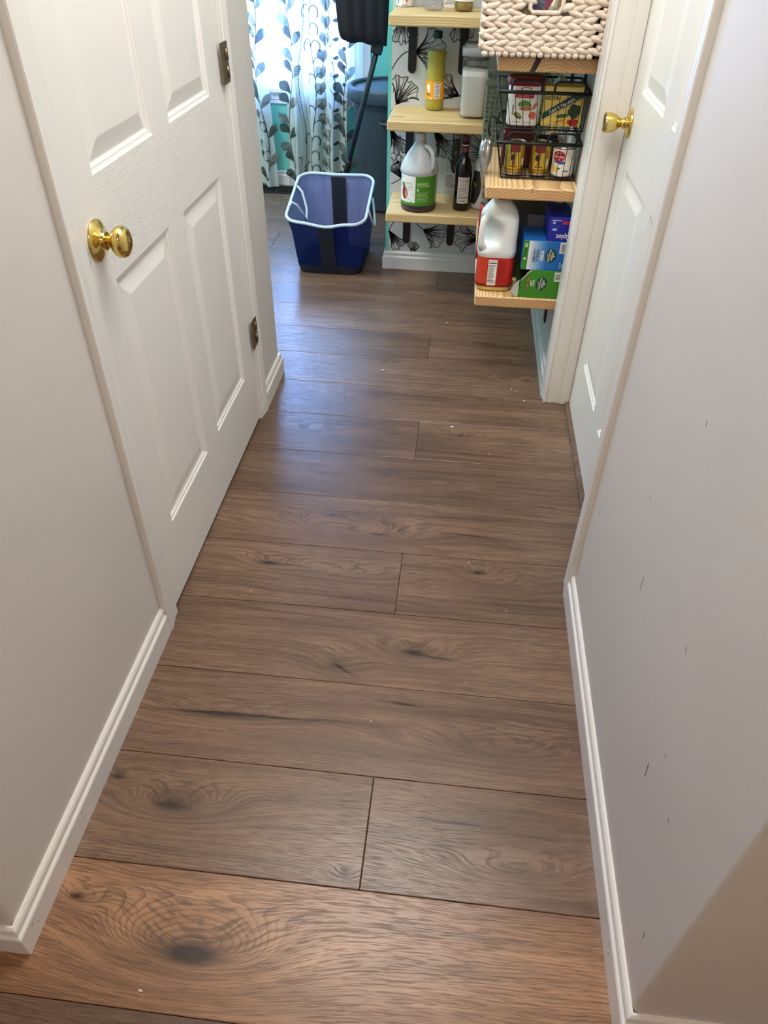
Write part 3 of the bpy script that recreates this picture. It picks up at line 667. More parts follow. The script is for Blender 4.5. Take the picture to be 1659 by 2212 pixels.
obj('mesh_wall', MB().add([p for s_ in secs for p in s_], [(j*n+i, j*n+(i+1) % n, (j+1)*n+(i+1) % n, (j+1)*n+i) for j in range(len(secs)-1) for i in range(n)], True), M_hmesh, hm, fix=False)
obj('base', MB().add([(x*.985, y*.985, .003) for x, y, z in secs[0]]+[(x*.985, y*.985, .012) for x, y, z in secs[0]], [tuple(range(n))[::-1], tuple(range(n, 2*n))]+[(i, (i+1) % n, n+(i+1) % n, n+i) for i in range(n)]), M_hbase, hm)
obj('rim', MB().tube(secs[-1], .0075, 10, True), M_hrim, hm)
bs = [hsec(t, .0015) for t in (0, .02, .07, .12)]
obj('bottom_binding', MB().add([p for s_ in bs for p in s_], [(j*n+i, j*n+(i+1) % n, (j+1)*n+(i+1) % n, (j+1)*n+i) for j in range(3) for i in range(n)], True), M_navy, hm, fix=False)
def strap(sign):
    vs = []
    T = [0, .04, .12, .25, .4, .55, .7, .85, .98]
    for t in T:
        s_ = hsec(t); c = [p for p in s_ if p[1]*sign > 0 and abs(p[0]+.012*t) < .13]
        y = max(p[1]*sign for p in c)*sign; z = sum(p[2] for p in s_ if abs(p[0]) < .03 and p[1]*sign > 0)/max(1, len([p for p in s_ if abs(p[0]) < .03 and p[1]*sign > 0]))
        for x in (-.037, -.02, 0, .02, .037): vs.append((x-.012*t+.004, y+sign*.006, z))
    mb = MB().add(vs, [(j*5+i, j*5+i+1, j*5+6+i, j*5+5+i) for j in range(len(T)-1) for i in range(4)], True)
    mb.add([(a, b-sign*.019, c) for a, b, c in vs], [(j*5+i, j*5+5+i, j*5+6+i, j*5+i+1) for j in range(len(T)-1) for i in range(4)], True)
    return mb
obj('strap', strap(-1), M_navy, hm, fix=False); obj('strap', strap(1), M_navy, hm, fix=False)
for sx in (-1, 1):
    pts = [(sx*.186-.012, -.085, .285), (sx*.183-.012, -.075, .300), (sx*.160-.012, -.065, .285), (sx*.135-.012, -.04, .235), (sx*.128-.012, 0, .19), (sx*.135-.012, .05, .235), (sx*.160-.012, .08, .305), (sx*.183-.012, .09, .325), (sx*.186-.012, .10, .31)]
    if sx == 1: pts = [(.196+.02*math.sin(PI*i/8)-.012, -.10+.17*i/8, .285+.01*i/8-.10*math.sin(PI*i/8)) for i in range(9)]
    obj('carry_handle', MB().tube(pts, .0062, 8), M_hrim, hm)

# ================================================================== PANTRY WALLPAPER
M_paper = paint('wallpaper', S(206, 210, 210), .6, 300, .1)
obj('wallpaper', MB().box(-.345, XR, WP-.0008, WP+.002, .085, HC), M_paper, wall_pantry)
def ginkgo(x, z, ang, spread, R, stem=None, seed=0, n=26):
    rg = random.Random(seed); mb = MB(); y = WP-.0012; up = (0, -1, 0)
    P = lambda a, r: (x+r*math.cos(a), y, z+r*math.sin(a))
    edge = []
    for i in range(41):
        t = i/40; a = ang-spread/2+spread*t; r = R*(.80+.16*math.sin(PI*t)+.05*math.sin(t*23+seed)+.03*rg.random())
        if abs(t-.5) < .03: r *= .86
        edge.append((a, r))
    def inside(q): return -.346 < q[0] < XR-.002 and q[2] > .087
    def put(pts, w):
        run = []
        for i, p in enumerate(pts):
            if inside(p): run.append((p, w[i] if isinstance(w, list) else w))
            else:
                if len(run) > 1: mb.ribbon([a for a, b in run], up, [b for a, b in run], .0002)
                run = []
        if len(run) > 1: mb.ribbon([a for a, b in run], up, [b for a, b in run], .0002)
    put([P(a, r) for a, r in edge], .0030)
    for e in (edge[0], edge[-1]):
        b = 1 if e is edge[-1] else -1
        put([P(e[0]-b*.22*math.sin(PI*j/8), e[1]*j/8) for j in range(9)], [.0046-.0016*j/8 for j in range(9)])
    for i in range(n):
        t = (i+.5)/n; a, r = edge[int(t*40)]; fr_ = rg.choice([1, 1, .97, .72, .55]); k = (t-.5)*.25
        st = rg.choice([0, 0, 0, .3, .5])
        put([P(a-k*math.sin(PI*j/6)+rg.uniform(-.006, .006), r*(st+(fr_-st)*j/6)) for j in range(7)], [.0031*(1-.5*j/6)+.0003 for j in range(7)])
    if stem:
        c = [(x, z), stem[0], stem[1]]
        put([tuple(((1-t)**2*Vector((c[0][0], y, c[0][1]))+2*t*(1-t)*Vector((c[1][0], y, c[1][1]))+t*t*Vector((c[2][0], y, c[2][1])))) for t in [j/10 for j in range(11)]], .0035)
    obj('ginkgo_print', mb, K_black, wall_pantry, fix=False)
ginkgo(-.243, .932, .05, 2.1, .125, ((-.30, .95), (-.345, .865)), 1)
ginkgo(-.322, .735, 1.05, 1.75, .115, ((-.335, .72), (-.345, .70)), 2)
ginkgo(-.30, 1.075, -1.55, 1.3, .12, None, 3)
ginkgo(-.085, 1.095, -1.2, 1.2, .13, None, 4)
ginkgo(-.05, .775, 2.75, 1.5, .105, ((0, .78), (.03, .80)), 5)
ginkgo(-.345, .635, -1.1, 1.15, .115, None, 6)
ginkgo(-.150, .64, -.95, 1.0, .13, None, 7)
ginkgo(.12, .56, 2.9, 1.6, .12, ((.15, .56), (.18, .60)), 8)
ginkgo(-.175, .195, -.35, 1.65, .115, ((-.20, .21), (-.235, .25)), 9)
ginkgo(-.345, .185, -.95, 1.0, .105, ((-.325, .24), (-.27, .26)), 10)
ginkgo(.10, .165, 3.1, 1.5, .12, None, 11)
ginkgo(-.225, .06, 1.5, 1.0, .075, None, 12, 14)
ginkgo(-.29, .43, 2.0, 1.6, .10, ((-.30, .42), (-.34, .40)), 13); ginkgo(.20, .93, 2.2, 1.8, .12, None, 14); ginkgo(-.05, .45, 1.2, 1.6, .10, None, 15)
ginkgo(-.33, .485, .5, .5, .03, ((-.335, .48), (-.345, .465)), 17, 4); ginkgo(.03, .875, -1.4, .5, .04, ((.03, .93), (.032, .98)), 18, 4)
ginkgo(-.15, 1.25, 1.3, 1.8, .13, None, 16)

# ================================================================== SHELVES
M_pineX = [pine('pine_shelf_x%d' % i, 'X', cx, cz, S(226, 202, 148), S(182, 142, 84), 130) for i, (cx, cz) in enumerate(((.05, -.30), (-.08, -.26), (.02, -.34)))]
M_pineY = [pine('pine_shelf_y%d' % i, 'Y', cx, cz, S(238, 206, 152), S(160, 108, 60), 110) for i, (cx, cz) in enumerate(((-.03, -.03), (.06, -.16), (.02, -.09)))]
SB = [.366, .731, 1.092]; SR = [.358, .722, 1.077]; TH = .038
def rbar(mb, x0, x1, y0, y1, zt, zb): # flat bar with rounded lower end
    xc, r = (x0+x1)/2, (x1-x0)/2
    pts = [(x0, zt), (x1, zt)]+[(xc+r*math.cos(t), zb+r-r*math.sin(t)) for t in [PI*i/8 for i in range(9)]]
    return mb.prism(pts, 'Y', y0, y1)
for i, zt in enumerate(SB):
    lab = ['lowest pine shelf under the ginkgo wallpaper, holding the cider vinegar', 'middle pine shelf on the ginkgo wallpaper, holding the cooking oil', 'upper pine shelf on the ginkgo wallpaper at the top edge'][i]
    sh = thing('wall_shelf', lab, 'shelf', (0, 3.4225, zt-TH), group='pine shelves on the end wall')
    obj('board', MB().bbox(-.331, XR-.002, -.1575, .155, 0, TH, .004), M_pineX[i], sh)
    for bx in (-.258, -.044, .23):
        b = obj('bracket', rbar(MB(), bx-.0175, bx+.0175, .1505, .1555, -.001, -.20), M_black, sh)
        obj('bracket_arm', MB().box(bx-.0175, bx+.0175, -.10, .1505, -.006, -.0005), M_black, b)
for i, zt in enumerate(SR):
    lab = ['lowest pine shelf on the right wall, holding the juice jug and coffee boxes', 'middle pine shelf on the right wall, holding the wire baskets', 'upper pine shelf on the right wall, under the woven basket'][i]
    sh = thing('wall_shelf', lab, 'shelf', (.22, 2.855, zt-TH), group='pine shelves on the right wall')
    obj('board', MB().bbox(-.148, .145, -.403, .403, 0, TH, .004), M_pineY[i], sh)
    for by in (-.12, .24):
        b = obj('bracket', MB().box(.1405, .1455, by-.0175, by+.0175, -.17, -.001), M_black, sh)
        obj('bracket_arm', MB().box(-.10, .1405, by-.0175, by+.0175, -.006, -.0005), M_black, b)
    if i == 2:
        tag(obj('knot', MB().prism([(-.055, 0), (-.040, 0), (-.022, TH), (-.040, TH)], 'Y', -.4036, -.395), plain('dark_knot', S(52, 34, 34), .7), sh), 'dark bark streak')
    else:
        obj('end_crack', MB().box(.0, .0016, -.4034, -.395, TH-.014 if i == 1 else TH-.03, TH-.001 if i == 1 else TH-.022), plain('dark_knot', S(52, 34, 34), .7), sh)

# ================================================================== CONTENTS OF THE END-WALL SHELVES
def glass(name, c, rough=.05, ior=1.45, trans=1.0):
    if name in MATS: return MATS[name]
    g = G(name); g.set(Base_Color=c, Roughness=rough, IOR=ior, Transmission_Weight=trans); MATS[name] = g.m; return g.m
def thin(name, c, alpha=.25, rough=.12):
    """thin clear plastic: mostly see-through with a gloss"""
    if name in MATS: return MATS[name]
    g = G(name); t = g.n.new('ShaderNodeBsdfTransparent'); t.inputs[0].default_value = tuple(q**.12 for q in c[:3])+(1,); mx = g.n.new('ShaderNodeMixShader')
    fr = g.n.new('ShaderNodeLayerWeight'); fr.inputs[0].default_value = .5
    gl = g.n.new('ShaderNodeBsdfGlossy'); gl.inputs[1].default_value = rough; df = g.n.new('ShaderNodeBsdfDiffuse'); df.inputs[0].default_value = c; m2 = g.n.new('ShaderNodeMixShader'); m2.inputs[0].default_value = .45
    g.link(gl.outputs[0], m2.inputs[1]); g.link(df.outputs[0], m2.inputs[2])
    g.link(g.M('ADD', g.M('MULTIPLY', g.M('POWER', fr.outputs['Facing'], 3.0), .30), alpha), mx.inputs[0]); g.link(t.outputs[0], mx.inputs[1]); g.link(m2.outputs[0], mx.inputs[2]); g.link(mx.outputs[0], g.out.inputs[0])
    MATS[name] = g.m; return g.m
M_clear = thin('clear_plastic', S(210, 214, 212), .05); M_oil = plain('yellow_oil', S(206, 188, 44), .12, 0, Transmission_Weight=.25)
E0 = .0006
# --- cooking oil
oil = thing('oil_bottle', 'clear bottle of yellow cooking oil with dark green cap and orange label', 'bottle', (-.152, 3.515, SB[1]+E0))
prof = [(0, .001), (.034, .001), (.039, .006), (.040, .03), (.0385, .036), (.0395, .04), (.0395, .112), (.038, .118), (.041, .135), (.038, .155), (.0365, .175), (.0405, .195), (.041, .212), (.036, .225), (.024, .243), (.016, .252), (.015, .262)]
obj('bottle_wall', MB().lathe(prof, 36, cap=False), M_clear, oil)
obj('oil', MB().lathe([(max(0, r-.0016), z+.0012) for r, z in prof if z <= .222]+[(.034, .219), (0, .219)], 36, cap=False), M_oil, oil)
cp = obj('cap', MB().lathe([(0, .285), (.0185, .285), (.0195, .283), (.0195, .262), (.0175, .259), (0, .259)], 28, cap=False), plain('cap_green', S(10, 62, 50), .4), oil)
d = Decal(cylmap(.0398, -.1)); d.rect(K_orange, -.055, .055, .043, .111, .0005, 24); d.rect(K_white, .002, .028, .048, .106, .0009)
d.rect(K_black, .004, .026, .1015, .104, .0012); d.lines(K_black, .004, .0265, .05, .100, 11, .35, .0012, .35); d.disc(K_white, -.024, .088, .009, .012, .0009); d.disc(K_white, -.021, .074, .005, .007, .0009); d.lines(K_brown, -.032, -.014, .056, .067, 2, .6, .001, .1); d.disc(K_white, -.012, .048, .005, .003, .0009)
d.build(oil, 'label_print')
# --- white canister with clear lid band
cn = thing('canister', 'square clear canister filled with white flour beside the oil bottle', 'canister', (.012, 3.400, SB[1]+E0))
M_flour = plain('flour', S(238, 235, 226), .8); M_lidgrey = plain('canister_lid', S(168, 172, 176), .35)
def sqloft(pts, n=40, e=6): return MB().lathe(pts, n, sq=e, cap=False)
obj('jar', sqloft([(0, .002), (.047, .002), (.052, .010), (.054, .215), (.053, .225), (.051, .225), (.0505, .01), (0, .006)]), M_clear, cn)
obj('flour', sqloft([(0, .008), (.045, .008), (.0495, .016), (.051, .170), (.046, .176), (0, .178)]), M_flour, cn)
obj('lid', sqloft([(.052, .221), (.057, .222), (.058, .245), (.055, .251), (.048, .252), (.046, .262), (0, .262), ]), M_lidgrey, cn)
obj('seal', sqloft([(0, .207), (.0495, .207), (.0495, .220), (0, .220)]), plain('canister_seal', S(60, 64, 70), .5), cn)
# --- cider vinegar jug
vj = thing('vinegar_jug', 'translucent gallon jug of cider vinegar with green and white label', 'jug', (-.194, 3.360, SB[0]+E0))
M_milky = plain('milky_plastic', S(196, 198, 200), .38, 0, Subsurface_Weight=.25, Subsurface_Radius=(.01, .01, .01)); M_dkliq = plain('dark_vinegar', S(62, 50, 60), .35)
obj('liquid_base', MB().lathe([(0, .001), (.068, .001), (.076, .006), (.0785, .016), (.0785, .035)], 44, cap=False), M_dkliq, vj)
obj('jug_body', MB().lathe([(.0785, .035), (.0785, .150), (.082, .156), (.0835, .163), (.081, .175), (.070, .200), (.054, .228), (.036, .252), (.024, .268), (.0195, .276), (.0195, .282)], 44, cap=False), M_milky, vj)
obj('cap', MB().lathe([(.0205, .278), (.0215, .280), (.0215, .303), (.0195, .306), (0, .306)], 32, cap=False), plain('cap_white', S(214, 212, 206), .45), vj)
hp = [(.022, -.030, .262), (.038, -.042, .258), (.055, -.052, .240), (.060, -.056, .215), (.060, -.058, .190), (.056, -.055, .168)]
obj('handle', MB().tube(hp, .0095, 12), M_milky, vj)
d = Decal(cylmap(.0786, -.08)); d.rect(K_white, -.095, -.004, .030, .150, .0004, 26); d.rect(K_green, -.004, .095, .030, .150, .0004, 26); d.rect(K_green, -.095, -.004, .030, .042, .0008, 20)
d.disc(ink('apple_red', S(160, 36, 44)), -.058, .078, .017, .026, .0009, 24, .15); d.disc(ink('apple_green', S(120, 140, 50)), -.066, .108, .011, .014, .0008, 20, .4)
d.disc(ink('apple_pink', S(214, 170, 150)), -.050, .074, .005, .018, .0010, 16, .15)
K_g2 = ink('grey_green', S(176, 190, 160)); d.text(K_g2, 'apple', -.034, .122, .017, .001); d.text(K_g2, 'cider', -.030, .106, .017, .001); d.rect(K_g2, -.040, -.022, .092, .0945, .001, 3)
d.text(K_black, 'H', -.078, .140, .013, .001); d.lines(ink('pale_green', S(196, 220, 160)), .003, .062, .108, .128, 4, .4, .0008, .2); d.disc(K_white, .007, .096, .004, .005, .0008); d.lines(ink('pale_green', S(196, 220, 160)), .003, .06, .046, .088, 8, .25, .0008, .2)
for t0 in range(2): d.disc(K_black, -.036+t0*.014, .052-t0*.006, .006, .0009, .0010, 12, .6)
d.build(vj, 'label_print')
# --- clear bottle behind
cb = thing('water_bottle', 'clear plastic bottle with nutrition label behind the dark bottle', 'bottle', (-.040, 3.488, SB[0]+E0))
pr = [(0, .001), (.038, .001), (.0415, .006), (.0415, .045), (.040, .05), (.0415, .056), (.0415, .13), (.040, .136), (.041, .15), (.038, .185), (.030, .215), (.018, .240), (.014, .248), (.014, .262)]
obj('bottle_wall', MB().lathe(pr, 32, cap=False), M_clear, cb); obj('cap', MB().lathe([(0, .279), (.0155, .279), (.016, .262), (0, .262)], 24, cap=False), plain('cap_clear', S(160, 160, 162), .4), cb)
d = Decal(cylmap(.0418, -.25)); d.rect(ink('label_grey', S(196, 194, 192)), -.055, .05, .060, .128, .0004, 20); d.rect(K_red, -.040, -.033, .07, .11, .0007); d.lines(K_black, -.030, .012, .064, .122, 12, .4, .0008, .3); d.build(cb, 'label_print')
# --- dark bottle
db = thing('sauce_bottle', 'dark glass bottle with white nutrition label and red neck band', 'bottle', (-.003, 3.372, SB[0]+E0))
M_dkglass = plain('dark_glass', S(16, 10, 12), .08)
obj('bottle_wall', MB().lathe([(0, .001), (.034, .001), (.0375, .005), (.0375, .165), (.036, .180), (.029, .198), (.019, .212), (.0155, .222), (.0155, .268), (.017, .270), (.017, .276), (0, .276)], 36, cap=False), M_dkglass, db)
obj('cap', MB().lathe([(0, .300), (.0155, .300), (.0165, .298), (.0165, .2765), (0, .2765)], 28, cap=False), plain('cap_darkred', S(96, 44, 54), .4), db)
d = Decal(cylmap(.0376, .15)); d.rect(ink('label_pale', S(206, 198, 194)), -.027, .027, .034, .142, .0004, 14); d.text(K_black, 'Nutrition Facts', 0, .135, .0066, .0007); d.rect(K_black, -.024, .024, .127, .129, .0007)
d.lines(K_black, -.024, .022, .040, .124, 14, .28, .0007, .5); d.rect(K_black, -.024, .024, .078, .0795, .0007); d.rect(K_black, -.024, .024, .058, .0595, .0007); d.build(db, 'label_print')
d = Decal(cylmap(.0156, 0)); d.rect(plain('neck_red', S(120, 52, 62), .4), -.045, .045, .238, .256, .0006, 20); d.rect(K_white, -.016, .016, .2615, .266, .0006); d.build(db, 'neck_band')
# --- white squeeze bottle with black/yellow label
sb_ = thing('squeeze_bottle', 'white squeeze bottle with black label, barcode and navy and yellow cap', 'bottle', (.078, 3.405, SB[0]+E0))
M_wp = plain('white_plastic', S(206, 206, 202), .4)
obj('bottle_wall', MB().lathe([(0, .001), (.036, .001), (.041, .006), (.042, .03), (.040, .10), (.035, .15), (.028, .19), (.020, .208), (.017, .214)], 32, cap=False), M_wp, sb_)
obj('collar', MB().lathe([(0, .212), (.021, .212), (.022, .215), (.022, .232), (.018, .236), (0, .236)], 28, cap=False), plain('cap_navy', S(22, 34, 84), .4), sb_)
obj('cap', MB().lathe([(0, .236), (.0165, .236), (.0165, .262), (.013, .268), (0, .269)], 28, cap=False), plain('cap_yellow', S(206, 158, 30), .4), sb_)
def smap(u, v, off):
    r = .042 if v < .03 else (.042-(v-.03)*.0286 if v < .10 else (.040-(v-.10)*.1 if v < .15 else .035-(v-.15)*.175)); return ((r+off+.0004)*math.sin(u/.04-.1), -(r+off+.0004)*math.cos(u/.04-.1), v)
d = Decal(smap); nn = 14
lp = [(-.052+.03*i/nn*0, 0) for i in range(1)]
vs_ = []
for i in range(nn+1):
    t = i/nn; v = .025+.135*t; e = -.004+.010*math.sin(PI*t*1.1)-.012*(1-t)**3
    for k in range(6): vs_.append(smap(-.055+(e+.055)*k/5, v, .0006))
d.mb(K_black).add(vs_, [(j*6+i, j*6+i+1, j*6+7+i, j*6+6+i) for j in range(nn) for i in range(5)])
vs_ = []
for i in range(nn+1):
    t = i/nn; v = .085+.075*t; e = .002+.008*math.sin(PI*t)
    for k in range(2): vs_.append(smap(e+k*.005, v, .0007))
d.mb(K_orange).add(vs_, [(j*2, j*2+1, j*2+3, j*2+2) for j in range(nn)])
for i in range(9): d.rect(K_black, .012, .026, .052+i*.0036, .052+i*.0036+random.choice([.001, .0018, .0024]), .0008, 3)
for i in range(3): d.rect(K_black, .014, .024, .092+i*.005, .0945+i*.005, .0008, 3)
d.disc(K_black, .016, .030, .008, .008, .0008); d.disc(M_wp, .016, .030, .0055, .0055, .0010); d.disc(K_black, .016, .030, .003, .003, .0012)
d.disc(ink('dull_gold', S(150, 130, 50)), -.024, .105, .004, .012, .0009, 12, .4); d.build(sb_, 'label_print')
# --- upper shelf: can, clear bottle, package, amber bottle
wc = thing('food_can', 'white can with red leaf emblem on the upper wallpaper shelf', 'can', (-.295, 3.545, SB[2]+E0))
M_tin = plain('tin', S(170, 170, 172), .3, .9)
obj('can_body', MB().lathe([(0, .001), (.033, .001), (.0335, .003), (.0335, .118), (.033, .120), (0, .120)], 36, cap=False), K_white, wc)
obj('can_rim', MB().lathe([(.033, .1195), (.035, .120), (.035, .123), (.031, .123), (.031, .120)], 36, cap=False), M_tin, wc); obj('base_rim', MB().lathe([(.0332, 0), (.0350, .0004), (.0350, .003), (.0336, .0035)], 36, cap=False), M_tin, wc)
d = Decal(cylmap(.0336, .1)); d.poly(ink('leaf_red', S(206, 62, 44)), [(.008, .012), (.012, .024), (.022, .022), (.020, .034), (.026, .046), (.014, .048), (.006, .058), (-.002, .048), (-.012, .046), (-.006, .034), (-.008, .022), (.004, .024)], .0006)
d.rect(K_black, -.012, .014, .006, .0078, .0006, 4); d.rect(K_black, -.030, -.026, .012, .05, .0006, 2); d.build(wc, 'label_print')
pb_ = thing('water_jar', 'clear ribbed plastic bottle on the upper wallpaper shelf', 'bottle', (-.170, 3.425, SB[2]+E0))
obj('bottle_wall', MB().lathe([(0, .006), (.014, .001), (.034, .001), (.041, .008), (.042, .03), (.0395, .034), (.042, .040), (.042, .10), (.040, .13), (.02, .17), (.015, .19)], 36, cap=False), M_clear, pb_)
obj('liquid', MB().lathe([(0, .008), (.014, .004), (.033, .004), (.0385, .010), (.0385, .028), (.036, .034), (.038, .04), (.038, .05), (0, .05)], 36, cap=False), thin('pinkish_liquid', S(196, 184, 188), .25), pb_)
obj('cap', MB().lathe([(0, .20), (.017, .20), (.017, .182), (0, .182)], 24, cap=False), K_white, pb_)
pk = thing('spice_tin', 'small white and magenta packet behind the bottles on the upper shelf', 'packet', (-.105, 3.547, SB[2]+E0))
obj('box_body', MB().bbox(-.032, .032, -.018, .018, 0, .095, .001), K_white, pk); d = Decal(flatmap(0, -.018, 0)); d.rect(ink('magenta', S(176, 28, 84)), -.031, .031, .030, .092, .0004, 1); d.rect(K_black, -.024, -.020, .012, .016, .0004, 1); d.lines(K_grey, -.02, .025, .012, .026, 3, .4, .0005); d.build(pk, 'label_print')
am = thing('amber_bottle', 'small bottle of amber oil with white label on the upper shelf', 'bottle', (-.053, 3.432, SB[2]+E0))
obj('bottle_wall', MB().lathe([(0, .006), (.01, .001), (.032, .001), (.0375, .006), (.0375, .024), (.036, .027), (.0375, .03), (.0375, .09), (.034, .105), (.016, .13), (.014, .15)], 36, cap=False), thin('amber_skin', S(196, 176, 90), .2), am)
obj('oil', MB().lathe([(0, .008), (.010, .004), (.031, .004), (.0355, .008), (.0355, .024), (.034, .027), (.0355, .03), (.0355, .085), (0, .085)], 36, cap=False), plain('amber_oil', S(150, 122, 24), .15, 0, Transmission_Weight=.3), am)
obj('cap', MB().lathe([(0, .17), (.016, .17), (.016, .148), (0, .148)], 24, cap=False), K_black, am)
d = Decal(cylmap(.0376, 0)); d.rect(K_white, -.05, .05, .033, .085, .0004, 20); d.lines(ink('navy', S(30, 40, 110)), -.02, .03, .036, .06, 3, .6, .0008); d.build(am, 'label_print')

# ================================================================== RIGHT SHELF: WOVEN BASKET
bk = thing('woven_basket', 'whitewashed braided basket with handle hole on the upper right shelf', 'basket', (.195, 2.62, SR[2]+E0))
g = G('woven_fibre'); x_ = g.xyz('Object'); r_ = g.rnd()
fb = g.noise(g.comb(g.M('MULTIPLY', x_[0], 60), g.M('MULTIPLY', x_[1], 500), g.M('ADD', g.M('MULTIPLY', x_[2], 500), g.M('MULTIPLY', r_, 50))), 1, 3)
bb_ = g.noise(g.comb(g.M('ADD', g.M('MULTIPLY', x_[0], 30), g.M('MULTIPLY', r_, 90)), x_[1], x_[2]), 1, 2)
cc = g.mix(g.step(bb_, .3, .7), S(226, 213, 197), S(202, 179, 154)); cc = g.mix(g.M('MULTIPLY', g.step(fb, .48, .68), .5), cc, S(236, 228, 220)); cc = g.mix(g.M('MULTIPLY', r_, .25), cc, S(206, 190, 180))
g.bump(fb, .6, .0012); g.set(Base_Color=cc, Roughness=.75); M_weave = g.m
M_wcore = plain('basket_core', S(120, 104, 88), .9)
BX0, BX1, BY0, BY1, BH = -.172, .150, -.195, .17, .20
FL = .028     # flare towards the top, left side
core = MB(); hx0, hx1, hz0, hz1 = -.048, .032, .108, .150
def cbox(x0, x1, y0, y1, z0, z1): core.box(x0, x1, y0, y1, z0, z1)
cbox(BX0+.008, hx0, BY0+.006, BY0+.016, .004, BH); cbox(hx1, BX1-.004, BY0+.006, BY0+.016, .004, BH); cbox(hx0, hx1, BY0+.006, BY0+.016, .004, hz0); cbox(hx0, hx1, BY0+.006, BY0+.016, hz1, BH)
cbox(BX0+.006, BX0+.016, BY0+.006, BY1, .004, BH); cbox(BX1-.014, BX1-.004, BY0+.006, BY1, .004, BH); cbox(BX0+.006, BX1-.004, BY1-.01, BY1, .004, BH); cbox(BX0+.006, BX1-.004, BY0+.006, BY1, .004, .012)
obj('liner', core, M_wcore, bk)
def strand_mesh(L, w, t):
    mb = MB(); nr, ns_ = 9, 8; vs = []
    for i in range(nr):
        u = -1+2*i/(nr-1); p = max(.10, (1-abs(u)**2.4))**.72
        for k in range(ns_):
            a = 2*PI*k/ns_; vs.append((u*L/2, -math.sin(a)*t/2*p+.0008*math.sin(3*a+i), math.cos(a)*w/2*p+.0007*math.sin(i*2.1)))
    mb.add(vs, [(i*ns_+k, i*ns_+(k+1) % ns_, (i+1)*ns_+(k+1) % ns_, (i+1)*ns_+k) for i in range(nr-1) for k in range(ns_)]+[tuple(range(ns_))[::-1], tuple((nr-1)*ns_+k for k in range(ns_))], True)
    return mb
proto = [obj('strand', strand_mesh(.050, .0180+.001*i, .019), M_weave, bk) for i in range(3)]
meshes = [p.data for p in proto]
for p in proto: bpy.data.objects.remove(p)
RP = .0143; nrow = 13; stuff = MB(); cnt = 0
def place(x, y, z, tilt, yaw, key, own):
    me = meshes[key % 3]; R = Matrix.Rotation(yaw, 4, 'Z') @ Matrix.Rotation(tilt, 4, 'Y')
    sc_ = Vector((random.uniform(.9, 1.12), random.uniform(.9, 1.1), random.uniform(.88, 1.08)))
    if own:
        o = bpy.data.objects.new('strand', me); col.objects.link(o); o.parent = bk; o.location = (x, y, z); o.rotation_euler = R.to_euler(); o.scale = sc_
    else:
        o_ = len(stuff.v)
        stuff.add([Vector((x, y, z))+R.to_3x3() @ Vector((v.co.x*sc_.x, v.co.y*sc_.y, v.co.z*sc_.z)) for v in me.vertices], [tuple(p.vertices) for p in me.polygons], True)
for r in range(nrow):
    z = .020+r*RP*1.0; up = r % 2; sp = .0335; nst = int((BX1-BX0)/sp)+1
    for i in range(nst):
        x = BX0+.012+i*sp+(.008 if up else 0)+random.uniform(-.002, .002)
        if x > BX1-.004: continue
        if hx0-.012 < x < hx1+.012 and hz0-.004 < z < hz1+.004: continue
        place(x, BY0+random.uniform(-.001, .001), z+random.uniform(-.001, .001), -.27 if up else .27, 0, i+r, True)
    for i in range(int((BY1-BY0)/sp)):
        y = BY0+.014+i*sp; place(BX0-.002, y, z, -.27 if up else .27, PI/2, i+r, False)
        place(BX1+.001, y, z, -.27 if up else .27, PI/2, i+r, False)
for i in range(17):  # plain bottom edge knots
    o = MB().lathe([(0, -.0095), (.005, -.0085), (.0082, -.004), (.0085, .003), (.006, .008), (0, .0092)], 10, 'X', cap=False); x = BX0+.008+i*.0195
    if x < BX1-.002: obj('edge_knot', o, M_weave, bk, (x, BY0+.001, .0088))
so = obj('side_weave', stuff, M_weave, bk, fix=False); so['kind'] = 'stuff'
rim = MB()
for (a, b) in (((BX0, BY0), (BX1, BY0)), ((BX0, BY0), (BX0, BY1)), ((BX1, BY0), (BX1, BY1)), ((BX0, BY1), (BX1, BY1))):
    rim.tube([(a[0]+(b[0]-a[0])*t/12, a[1]+(b[1]-a[1])*t/12, BH+.002+.001*(-1)**t) for t in range(13)], .009, 8)
obj('rim', rim, M_weave, bk)
hb = MB().tube([(hx0-.004, BY0-.002, hz1+.004), (hx0-.004, BY0-.002, hz0+.008), (hx0+.004, BY0-.003, hz0-.001), (hx1-.004, BY0-.003, hz0-.001), (hx1+.004, BY0-.002, hz0+.008), (hx1+.004, BY0-.002, hz1+.004)], .0058, 8)
obj('hole_binding', hb, M_weave, bk)
# crumpled bags inside the basket
def blob(name, label, cat, loc, sc3, mat, seed, amp=.22, sub=(14, 18), flare=0.0):
    rg = random.Random(seed); ph = [(rg.uniform(2, 6), rg.uniform(2, 6), rg.uniform(0, 6), rg.uniform(0, 6)) for _ in range(5)]; vs = []; a, b = sub
    for i in range(a+1):
        t = PI*i/a
        for j in range(b):
            p = 2*PI*j/b; k = 1+amp*sum(math.sin(q[0]*t+q[2])*math.sin(round(q[1])*p+q[3]) for q in ph)/2.2
            z = math.cos(t)*k; z = max(z, -.8)
            fl = 1+flare*((z+.8)/1.8-.6); vs.append((math.sin(t)*math.cos(p)*k*sc3[0]*fl, math.sin(t)*math.sin(p)*k*sc3[1]*fl, (z+.8)*sc3[2]))
    o = obj(name, MB().add(vs, [(i*b+j, i*b+(j+1) % b, (i+1)*b+(j+1) % b, (i+1)*b+j) for i in range(a) for j in range(b)], False), mat, None, loc); return tag(o, label, cat)
bz = SR[2]+.0135
M_foil = plain('grey_bag', S(88, 92, 108), .3, .2)
blob('snack_bag', 'crumpled grey blue bag seen through the basket handle hole', 'bag', (.145, 2.515, bz), (.050, .055, .075), M_foil, 3)
